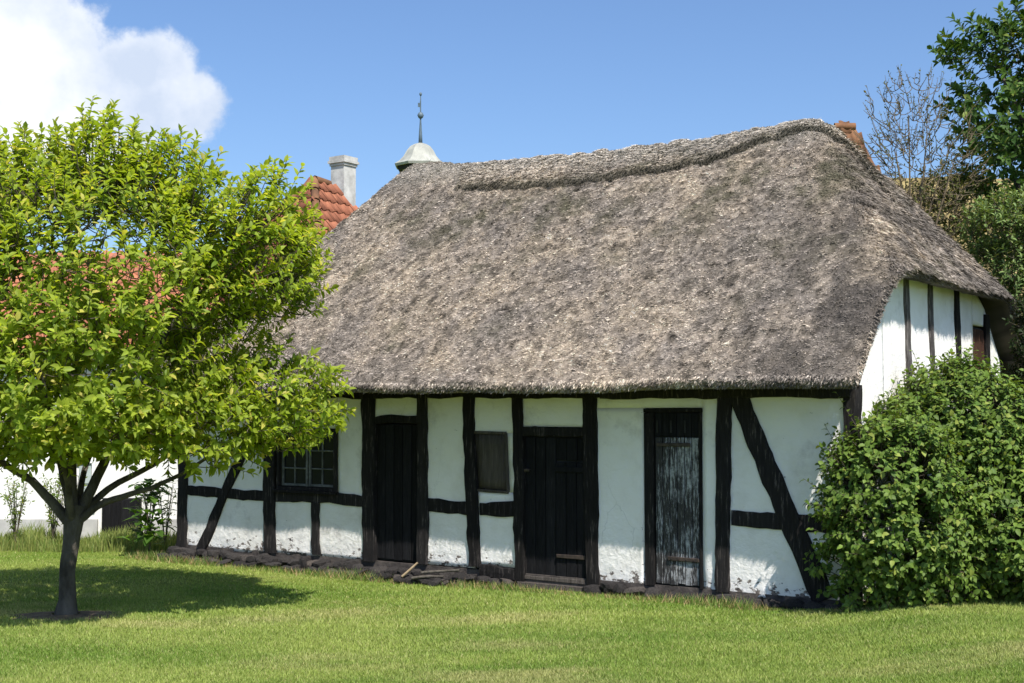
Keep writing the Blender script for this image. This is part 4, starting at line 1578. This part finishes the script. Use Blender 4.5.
back_tree('shade_toned_shrub', (5.88, 14.25), 'narrow bush, leaf colour darkened to stand for shade, just past the far end of the gable wall', 'shrub',
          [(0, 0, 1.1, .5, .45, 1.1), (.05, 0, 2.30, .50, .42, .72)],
          1500, 12, .16, .04, .08, .5, ((.012, .026, .008), (.03, .05, .014), (.06, .06, .02)), M['twig'], .05, 1, .3, shell=.6, inner=.15)  # near-black leaf palette: shade is painted into the colour


# ------------------------------------------------------------------ farmhouse behind, to the left
def pantile_mesh(w, l, mat, t=.022):
    """one S-shaped clay tile, lower end proud"""
    xs = np.linspace(0, 1, 7)
    prof = 0.028 * np.sin(xs * 2 * pi + .5)
    vs, fs = [], []
    for (y, lift) in ((0, .030), (l, .0)):
        for x, p in zip(xs, prof):
            vs.append(((x - .5) * w * 1.04, y, p + lift))
    for x, p in zip(xs, prof):
        vs.append(((x - .5) * w * 1.04, 0, p + .030 - t))
    n = len(xs)
    for i in range(n - 1):
        fs.append((i, i + 1, n + i + 1, n + i))
        fs.append((2 * n + i, 2 * n + i + 1, i + 1, i))
    mb = MB()
    mb.add(vs, fs)
    return mb.mesh('roof_tile', mat, True)


def slope_tiles(parent, A, ex, ey, width, height, clip, mat, w, l, single=0, near=None):
    """tiles over a slope: A foot corner, ex along the eave, ey up the slope; clip(a, h) -> keep; the `single` tiles
    nearest to `near` are objects, the rest joined"""
    A, ex, ey = np.array(A, float), np.array(ex, float), np.array(ey, float)
    nz = np.cross(ex, ey)
    R = np.stack([ex, ey, nz], 1)
    me = pantile_mesh(w, l * 1.12, mat)
    tv = np.array([v.co[:] for v in me.vertices])
    tf = [tuple(p.vertices) for p in me.polygons]
    spots = []
    h = 0.0
    while h < height - .05:
        a = w / 2
        while a < width:
            if clip(a, h + l / 2):
                spots.append((a, h))
            a += w
        h += l
    pos = np.array([A + ex * a + ey * h for a, h in spots])
    from mathutils import Matrix
    rot = Matrix(R.tolist()).to_euler()
    if single:
        d = np.linalg.norm(pos - np.array(near), axis=1)
        order = np.argsort(d)
        one = set(order[:single].tolist())
    else:
        one = set()
    mb = MB()
    for i, p in enumerate(pos):
        jt = (random.uniform(-.006, .006), random.uniform(-.01, .01), random.uniform(-.004, .006))
        if i in one:
            o = link('roof_tile', me, parent, tuple(p + R @ np.array(jt)), rot)
        else:
            mb.add((tv + jt) @ R.T + p, tf)
    if mb.v:
        o = mb.build('tile_courses', mat, parent, True)
        tag(o, kind='stuff')


def farmhouse():
    base = np.array([-3.55, 24.0, 0])
    root = empty('farmhouse', (0, 0, 0))
    tag(root, 'white farmhouse with orange tiled roof behind the small tree', 'house')
    # main range, long side to the garden
    X0, X1, Y0, Y1 = -19.0, -4.6, 19.0, 25.0
    EZ, RZ = 2.75, 4.35
    b = MB()
    b.box(X0, Y0, -.2, -4.75, 22.0, EZ)
    b.build('wall', M['whitewash'], root)
    b = MB()
    b.box(X0 - .02, Y0 - .05, -.2, -5.92, Y0 - .003, .22)
    b.box(-5.24, Y0 - .05, -.2, -4.73, Y0 - .003, .22)
    b.build('plinth', M['flower'], root)
    b = MB()
    b.box(X0, 22.003, -.2, -7.4, Y1, EZ)
    b.build('wall', M['whitewash'], root)
    # roof body
    ov = .35
    ym = (Y0 + Y1) / 2
    b = MB()
    vs = [(X0 - .3, Y0 - ov, EZ - .2), (X1, Y0 - ov, EZ - .2), (X1, Y1 + ov, EZ - .2), (X0 - .3, Y1 + ov, EZ - .2), (X0 - .3, ym, RZ), (X1, ym, RZ)]
    b.add(vs, [(0, 1, 5, 4), (2, 3, 4, 5), (1, 2, 5), (3, 0, 4), (3, 2, 1, 0)])
    rf = b.build('roof', M['tile'], root)
    sl = np.array([0, ym - Y0 + ov, RZ - EZ + .2])
    hl = np.linalg.norm(sl)
    slope_tiles(rf, (X0 - .3, Y0 - ov, EZ - .19), (1, 0, 0), sl / hl, X1 - X0 + .3, hl, lambda a, h: a > 4.0, M['tile'], .23, .33)
    # small pale window seen left of the trunk
    def win(cx, z0, w, h, rows, cols):
        f = MB()
        y = Y0
        f.box(cx - w / 2 - .05, y - .05, z0 - .05, cx + w / 2 + .05, y - .002, z0)
        f.box(cx - w / 2 - .05, y - .05, z0 + h, cx + w / 2 + .05, y - .002, z0 + h + .05)
        f.box(cx - w / 2 - .05, y - .05, z0 + .001, cx - w / 2, y - .002, z0 + h - .001)
        f.box(cx + w / 2, y - .05, z0 + .001, cx + w / 2 + .05, y - .002, z0 + h - .001)
        fo = f.build('window', M['whitewash'], root)
        for r in range(rows):
            for c in range(cols):
                p = MB()
                a0 = cx - w / 2 + c * w / cols + .02
                a1 = cx - w / 2 + (c + 1) * w / cols - .02
                b0 = z0 + r * h / rows + .02
                b1 = z0 + (r + 1) * h / rows - .02
                p.box(a0, y - .022, b0, a1, y - .010, b1)
                p.build('pane', M['pane_pale'], fo)
    win(-6.22, .40, .42, .62, 2, 2)
    win(-9.8, .9, .8, 1.0, 3, 2)
    # low cellar door, dark
    d = MB()
    d.box(-5.86, Y0 - .03, -.1, -5.30, Y0 - .004, .52)
    cd = d.build('cellar_door', M['dark'], root)
    for k in range(4):
        d = MB()
        d.box(-5.85 + k * .137, Y0 - .045, -.1, -5.85 + k * .137 + .128, Y0 - .031, .50)
        d.build('board', M['tar_plank'], cd)
    # cross wing pointing at the garden corner, ridge along the V direction
    u, v = UX, VX
    pk = np.array([-3.62, 24.0, 0])
    RZ2, EZ2, tanp = 6.0, 2.8, 1.20
    hw = 2.55
    run = (RZ2 - EZ2) / tanp
    A = pk - v * run * .92 - u * hw
    B = pk - v * run * .92 + u * hw
    C_ = pk + v * 2.65 + u * hw
    D_ = pk + v * 2.65 - u * hw
    zz = lambda p, z: (p[0], p[1], z)
    b = MB()
    i = .3
    A2, B2 = A + v * i + u * i, B + v * i - u * i
    C2, D2 = C_ - v * i - u * i, D_ - v * i + u * i
    b.add([zz(A2, -.2), zz(B2, -.2), zz(C2, -.2), zz(D2, -.2), zz(A2, EZ2 + .1), zz(B2, EZ2 + .1), zz(C2, EZ2 + .1), zz(D2, EZ2 + .1)],
          [(0, 3, 2, 1), (4, 5, 6, 7), (0, 1, 5, 4), (1, 2, 6, 5), (2, 3, 7, 6), (3, 0, 4, 7)])
    b.build('wall', M['whitewash'], root)
    PK, PE = zz(pk, RZ2), zz(pk + v * .35, RZ2)
    b = MB()
    b.add([zz(A, EZ2), zz(B, EZ2), zz(C_, EZ2), zz(D_, EZ2), PK, PE], [(0, 1, 4), (1, 2, 5, 4), (2, 3, 5), (3, 0, 4, 5), (3, 2, 1, 0)])
    rf = b.build('roof', M['tile'], root)
    # hip face tiles and right slope tiles
    up = np.array(PK) - np.array(zz((A + B) / 2, EZ2))
    hl = np.linalg.norm(up)
    slope_tiles(rf, zz(A, EZ2 + .012), u, up / hl, 2 * hw, hl, lambda a, h: abs(a - hw) < hw * (1 - h / hl) - .02, M['tile'], .20, .27, 110, PK)
    upr = np.array(PK) - np.array(zz(pk + u * hw, EZ2))
    hr = np.linalg.norm(upr)
    Lr = np.linalg.norm(C_ - B)
    f0 = run * .92
    slope_tiles(rf, zz(B, EZ2 + .012), v, upr / hr, Lr, hr, lambda a, h: a > f0 * h / hr + .02 and a < Lr - 2.3 * h / hr, M['tile'], .20, .27, 180, PK)
    # hip and ridge tiles
    def ridge_line(p, q):
        p, q = np.array(p), np.array(q)
        L = np.linalg.norm(q - p)
        n = int(L / .34)
        for k in range(n):
            a, b2 = p + (q - p) * k / n, p + (q - p) * (k + 1.12) / n
            V, F = tube_arrays([(np.stack([a + [0, 0, .0], b2 + [0, 0, -.02]]), np.array([.085, .070]))], 8)
            link('ridge_tile', mesh_np('ridge_tile', V, F, M['tile_brown'], True), rf)
    ridge_line(zz(A, EZ2 + .02), PK)
    ridge_line(zz(B, EZ2 + .02), PK)
    ridge_line(PK, PE)
    # chimney
    cc = pk + v * .80 - u * .02
    ch = MB()

    def cbox(s, z0, z1):
        c = [cc + u * a * s + v * b_ * s for a, b_ in ((-1, -1), (1, -1), (1, 1), (-1, 1))]
        ch.add([zz(p, z0) for p in c] + [zz(p, z1) for p in c], [(0, 3, 2, 1), (4, 5, 6, 7), (0, 1, 5, 4), (1, 2, 6, 5), (2, 3, 7, 6), (3, 0, 4, 7)])
    cbox(.165, 5.0, 6.36)
    cm = ch.build('chimney', M['chimney'], rf)
    ch = MB()
    cbox(.185, 6.363, 6.41)
    cbox(.21, 6.413, 6.46)
    cbox(.19, 6.463, 6.54)
    ch.build('chimney_cap', M['chimney'], cm)
    ch = MB()
    cbox(.12, 6.543, 6.56)
    ch.build('flue', M['dark'], cm)


M['pane_pale'] = simple_mat('pale_curtained_glass', (0.30, 0.34, 0.33), (0.45, 0.50, 0.48), 3, 0.3, 0.1, 0.01)
farmhouse()


# ------------------------------------------------------------------ lantern tower with spire
def tower():
    x, y = -2.38, 34.0
    root = empty('lantern_tower', (x, y, 0))
    tag(root, 'pale octagonal lead cap with thin spire and weathervane above the thatch', 'tower')
    n = 8

    def ring(prof, name, mat, parent, smooth=False, sides=n):
        vs, fs = [], []
        for r, z in prof:
            for k in range(sides):
                a = 2 * pi * (k + .5) / sides
                vs.append((r * cos(a), r * sin(a), z))
        for i in range(len(prof) - 1):
            for k in range(sides):
                fs.append((i * sides + k, i * sides + (k + 1) % sides, (i + 1) * sides + (k + 1) % sides, (i + 1) * sides + k))
        fs.append(tuple(range(sides))[::-1])
        fs.append(tuple((len(prof) - 1) * sides + k for k in range(sides)))
        mb = MB()
        mb.add(vs, fs)
        return mb.build(name, mat, parent, smooth)
    ring([(.48, 0), (.48, 8.12)], 'wall', M['whitewash'], root)
    cap = ring([(.68, 8.09), (.70, 8.15), (.58, 8.22), (.46, 8.36), (.37, 8.52), (.28, 8.63), (.16, 8.70), (.06, 8.73)], 'cap', M['lead'], root)
    for k in range(n):
        a = 2 * pi * (k + .5) / n
        pr = [(.685, 8.14), (.555, 8.23), (.445, 8.35), (.345, 8.49), (.245, 8.61), (.135, 8.69)]
        V, F = tube_arrays([(np.array([(r * cos(a), r * sin(a), z) for r, z in pr]), np.full(len(pr), .018))], 5)
        link('lead_roll', mesh_np('lead_roll', V, F, M['lead'], True), cap)
    ring([(.60, 8.00), (.64, 8.068)], 'eave', M['dark'], root)
    sp = ring([(.055, 8.72), (.045, 8.95), (.022, 9.3), (.016, 9.6), (.013, 10.0), (.006, 10.05)], 'spire', M['copper'], root, True, 10)
    ring([(.01, 9.36), (.06, 9.40), (.085, 9.46), (.06, 9.52), (.01, 9.56)], 'ball', M['copper'], root, True, 12)
    ring([(.01, 9.97), (.035, 10.00), (.035, 10.04), (.01, 10.07)], 'finial', M['copper'], root, True, 10)
    v = MB()
    v.box(-.02, -.01, 9.62, .012, .01, 9.84)
    v.box(-.07, -.008, 9.68, -.021, .008, 9.79)
    v.build('weathervane', M['copper'], root)


tower()


# ------------------------------------------------------------------ roofs behind on the right
def right_house():
    root = empty('tiled_house', (9.0, 27.0, 0))
    tag(root, 'house with mossy brown tiled roof whose corner shows past the thatch ridge', 'house')
    # local: x right, y back
    b = MB()
    b.box(-3.1, 0.3, 0, .0, 5.7, 3.6)
    b.build('wall', M['whitewash'], root)
    RZ, EZ = 8.27, 3.5
    b = MB()
    b.add([(-3.4, 0, EZ), (.2, 0, EZ), (.2, 6, EZ), (-3.4, 6, EZ), (-1.6, 3, RZ), (-1.12, 3, RZ)], [(0, 1, 5, 4), (2, 3, 4, 5), (1, 2, 5), (3, 0, 4), (3, 2, 1, 0)])
    rf = b.build('roof', M['tile_brown'], root)
    sl = np.array([0, 3, RZ - EZ])
    hl = np.linalg.norm(sl)
    slope_tiles(rf, (-3.4, 0, EZ + .012), (1, 0, 0), sl / hl, 3.6, hl, lambda a, h: a > 1.8 * h / hl + .05 and a < 3.6 - 1.32 * h / hl - .05, M['tile_brown'], .24, .34)
    V, F = tube_arrays([(np.array([(-1.6, 3, RZ + .02), (-1.12, 3, RZ + .02)]), np.array([.09, .09]))], 8)
    link('ridge_tiles', mesh_np('ridge_tiles', V, F, M['tile_brown'], True), rf)
    root2 = empty('thatched_barn', (12.3, 27.5, 0))
    tag(root2, 'long barn with yellowish old thatch behind the trees on the right', 'barn')
    b = MB()
    b.box(-3.0, .3, 0, 8, 5.3, 3.4)
    b.build('wall', M['whitewash'], root2)
    nx, ny = 90, 26
    vs, fs = [], []
    for j in range(ny + 1):
        for i in range(nx + 1):
            x = -3.9 + 12.5 * i / nx
            t = j / ny
            y = -.2 + 3.0 * t
            z = 3.1 + 4.0 * t + .10 * mnoise.noise((x * .8, y, 1)) + .05 * mnoise.noise((x * 3, y * 3, 5))
            if t == 1:
                z += .05
            vs.append((x, y, z))
    for j in range(ny):
        for i in range(nx):
            a = j * (nx + 1) + i
            fs.append((a, a + 1, a + nx + 2, a + nx + 1))
    b = MB()
    b.add(vs, fs)
    k0 = len(b.v)
    b.add([(-3.9, 5.8, 3.1), (8.6, 5.8, 3.1), (8.6, 2.8, 7.09), (-3.9, 2.8, 7.09), (-3.9, -.2, 3.0), (8.6, -.2, 3.0)], [(0, 3, 2, 1), (0, 1, 5, 4), (0, 4, 3), (1, 2, 5)])
    b.build('roof', M['old_thatch'], root2, True)


right_house()


# ------------------------------------------------------------------ weeds, tall grass and small plants
def tall_grass(name, label, region, n, h0, h1, pal):
    x = rng.uniform(region[0], region[1], n)
    y = rng.uniform(region[2], region[3], n)
    u, v = house_uv(x, y)
    k = ~((u > -9.1) & (v > -.05) & (v < 4.8))
    x, y = x[k], y[k]
    n = len(x)
    z = ground_z(x, y)
    dens = np.clip(.7 + .8 * fbm(np.stack([x, y, x * 0], -1), 1.5, 3, 8), .2, 1.4)
    h = rng.uniform(h0, h1, n) * dens
    a = rng.uniform(0, 2 * pi, n)
    w = rng.uniform(.004, .008, n)
    ln = h * rng.uniform(.05, .5, n)
    la = rng.uniform(0, 2 * pi, n)
    dx, dy = np.cos(a) * w, np.sin(a) * w
    lx, ly = np.cos(la) * ln, np.sin(la) * ln
    b0 = np.stack([x - dx, y - dy, z - .01], -1)
    b1 = np.stack([x + dx, y + dy, z - .01], -1)
    m0 = np.stack([x - dx * .8 + lx * .35, y - dy * .8 + ly * .35, z + h * .6], -1)
    m1 = np.stack([x + dx * .8 + lx * .35, y + dy * .8 + ly * .35, z + h * .6], -1)
    tp = np.stack([x + lx, y + ly, z + h], -1)
    V = np.stack([b0, b1, m0, m1, tp], 1).reshape(-1, 3)
    kk = np.arange(n)[:, None] * 5
    F = np.stack([kk + [0, 1, 3], kk + [0, 3, 2], kk + [2, 3, 4]], 1).reshape(-1, 3)
    t = rng.random(n)[:, None]
    C = np.repeat(np.array(pal[0]) * (1 - t) + np.array(pal[1]) * t, 5, 0)
    o = link(name, mesh_np(name, V, F, M['grass'], False, C))
    tag(o, label, 'grass', kind='stuff')


tall_grass('tall_grass', 'strip of long uncut grass along the foot of the white farmhouse', (-9.5, -4.0, 17.5, 18.9), 11000, .08, .28, ((.13, .20, .04), (.30, .32, .10)))


def fringe_grass():
    """uncut blades and dry straw where the lawn meets the stones of the house"""
    n = 9000
    u = rng.uniform(-9.4, .3, n)
    v = -.26 + rng.normal(0, .05, n) - .10 * (u < -4) * rng.random(n)
    p = HC[:2] + u[:, None] * UX[:2] + v[:, None] * VX[:2]
    x, y = p[:, 0], p[:, 1]
    z = ground_z(x, y)
    h = rng.uniform(.02, .085, n) * np.clip(.9 + vnoise(np.stack([u, v, u * 0], -1), 2, 9), .3, 1.6)
    a = rng.uniform(0, 2 * pi, n)
    dx, dy = np.cos(a) * .004, np.sin(a) * .004
    l = h * .7
    la = rng.uniform(0, 2 * pi, n)
    V = np.stack([np.stack([x - dx, y - dy, z - .01], -1), np.stack([x + dx, y + dy, z - .01], -1), np.stack([x + np.cos(la) * l, y + np.sin(la) * l, z + h], -1)], 1).reshape(-1, 3)
    dry = (rng.random(n) < .35)[:, None]
    c = np.where(dry, np.array([.46, .33, .17]), np.array([.16, .26, .05]))
    o = link('edge_grass', mesh_np('edge_grass', V, np.arange(3 * n).reshape(-1, 3), M['grass'], False, np.repeat(c, 3, 0)))
    tag(o, 'ragged dry grass edge along the stones of the thatched house', 'grass', kind='stuff')


fringe_grass()


def weed(x, y, h, label, nstem=5, lw=(.03, .06), group=None, pal=((.09, .16, .03), (.22, .28, .07), (.30, .30, .08))):
    z = float(ground_z(np.array([x]), np.array([y]))[0])
    root = empty('weed', (x, y, z))
    tag(root, label, 'plant', group)
    lines, P, D, S = [], [], [], []
    for k in range(nstem):
        a = rng.uniform(0, 2 * pi)
        hh = h * rng.uniform(.7, 1.0)
        e = np.array([cos(a) * .18 * h, sin(a) * .18 * h, hh])
        ln = bez(np.zeros(3), np.array([cos(a) * .05, sin(a) * .05, hh * .6]), e, 10)
        lines.append((ln, np.linspace(.007, .003, 10)))
        for j in range(3, 10):
            P.append(ln[j])
            D.append(nrmz(rng.normal(0, 1, 3) * .7 + np.array([0, 0, .8])))
            S.append(.10 * h)
    V, F = tube_arrays(lines, 5)
    link('stem', mesh_np('stem', V, F, M['twig'], True), root)
    P, D, S = np.array(P), np.array(D), np.array(S)
    pos, Dr, Nn, L, Wd, s, t = shoots_to_leaves(P, D, 5, S, lw[0], lw[1], .4, .9, .1)
    V, F = leaf_arrays(pos, Dr, Nn, L, Wd)
    C = tint(len(pos), s, t, pal)
    o = link('foliage', mesh_np('foliage', V, F, M['leaf'], True, C), root)
    tag(o, kind='stuff')


weed(-6.65, 17.8, 1.0, 'tall spindly weed at the left edge before the white wall', 11, (.04, .08))
weed(-6.25, 18.1, .95, 'spindly weed left of the pale farmhouse window', 10, (.04, .08))
weed(-5.95, 17.9, 1.05, 'spindly weed just left of the tree trunk before the white wall', 10, (.04, .07))
weed(-4.95, 17.9, .95, 'spindly weed right of the tree trunk before the dark opening', 6)
weed(-4.62, 17.7, .90, 'leafy weed between the dark opening and the house corner', 7)


def burdock():
    x, y = -4.62, 16.95
    root = empty('broad_leaved_plant', (x, y, 0))
    tag(root, 'broad-leaved green plant growing against the left corner of the thatched house', 'plant')
    n = 130
    h = rng.uniform(.05, .85, n)
    a = rng.uniform(0, 2 * pi, n)
    P = np.stack([np.cos(a) * .10 + rng.normal(0, .05, n), np.sin(a) * .08, h], -1)
    D = nrmz(np.stack([np.cos(a), np.sin(a), rng.uniform(.0, .9, n)], -1))
    L = rng.uniform(.10, .24, n)
    V, F = leaf_arrays(P, D, np.tile([0, 0, 1.0], (n, 1)), L, L * .6, .12, .35)
    t = rng.random(n)[:, None]
    C = np.repeat(np.array([.05, .12, .02]) * (1 - t) + np.array([.13, .24, .04]) * t, NV, 0)
    Vl = V.reshape(n, NV, 3)
    for i in range(n):
        link('leaf', mesh_np('leaf', Vl[i] - Vl[i, 0], LEAF_F, M['leaf'], True, C[i * NV:(i + 1) * NV]), root, tuple(Vl[i, 0]))
    lines = [(bez(np.zeros(3), np.array([0, 0, .4]), np.array([random.uniform(-.15, .15), random.uniform(-.1, .1), random.uniform(.6, .9)]), 6), np.linspace(.012, .004, 6)) for _ in range(5)]
    V, F = tube_arrays(lines, 5)
    link('stem', mesh_np('stem', V, F, M['twig'], True), root)


burdock()


def sticks():
    """broken wood lying on the rubble"""
    def stick(p0, p1, r, mat, label):
        p0, p1 = np.array(p0), np.array(p1)
        w0 = HC + p0[0] * UX + p0[1] * VX + np.array([0, 0, p0[2]])
        w1 = HC + p1[0] * UX + p1[1] * VX + np.array([0, 0, p1[2]])
        c = bez(np.zeros(3), (w1 - w0) / 2 + rng.normal(0, .012, 3), w1 - w0, 7)
        V, F = tube_arrays([(c, np.linspace(r, r * .7, 7))], 7)
        o = link('stick', mesh_np('stick', V, F, mat, True), None, tuple(w0))
        tag(o, label, 'stick')
    stick((-4.88, -.34, .0), (-4.72, -.28, .15), .016, M['pale_stick'], 'pale broken stick leaning on the rubble right of the left door')
    stick((-4.70, -.40, .0), (-4.35, -.30, .03), .018, M['bark'], 'dark branch lying on the rubble below the boarded shutter')
    stick((-4.65, -.30, .05), (-4.20, -.22, .10), .018, M['bark'], 'short dark stick on top of the rubble heap')


M['pale_stick'] = simple_mat('pale_stick', (0.30, 0.22, 0.13), (0.45, 0.34, 0.22), 8, 0.9, 0.3, 0.005)
sticks()
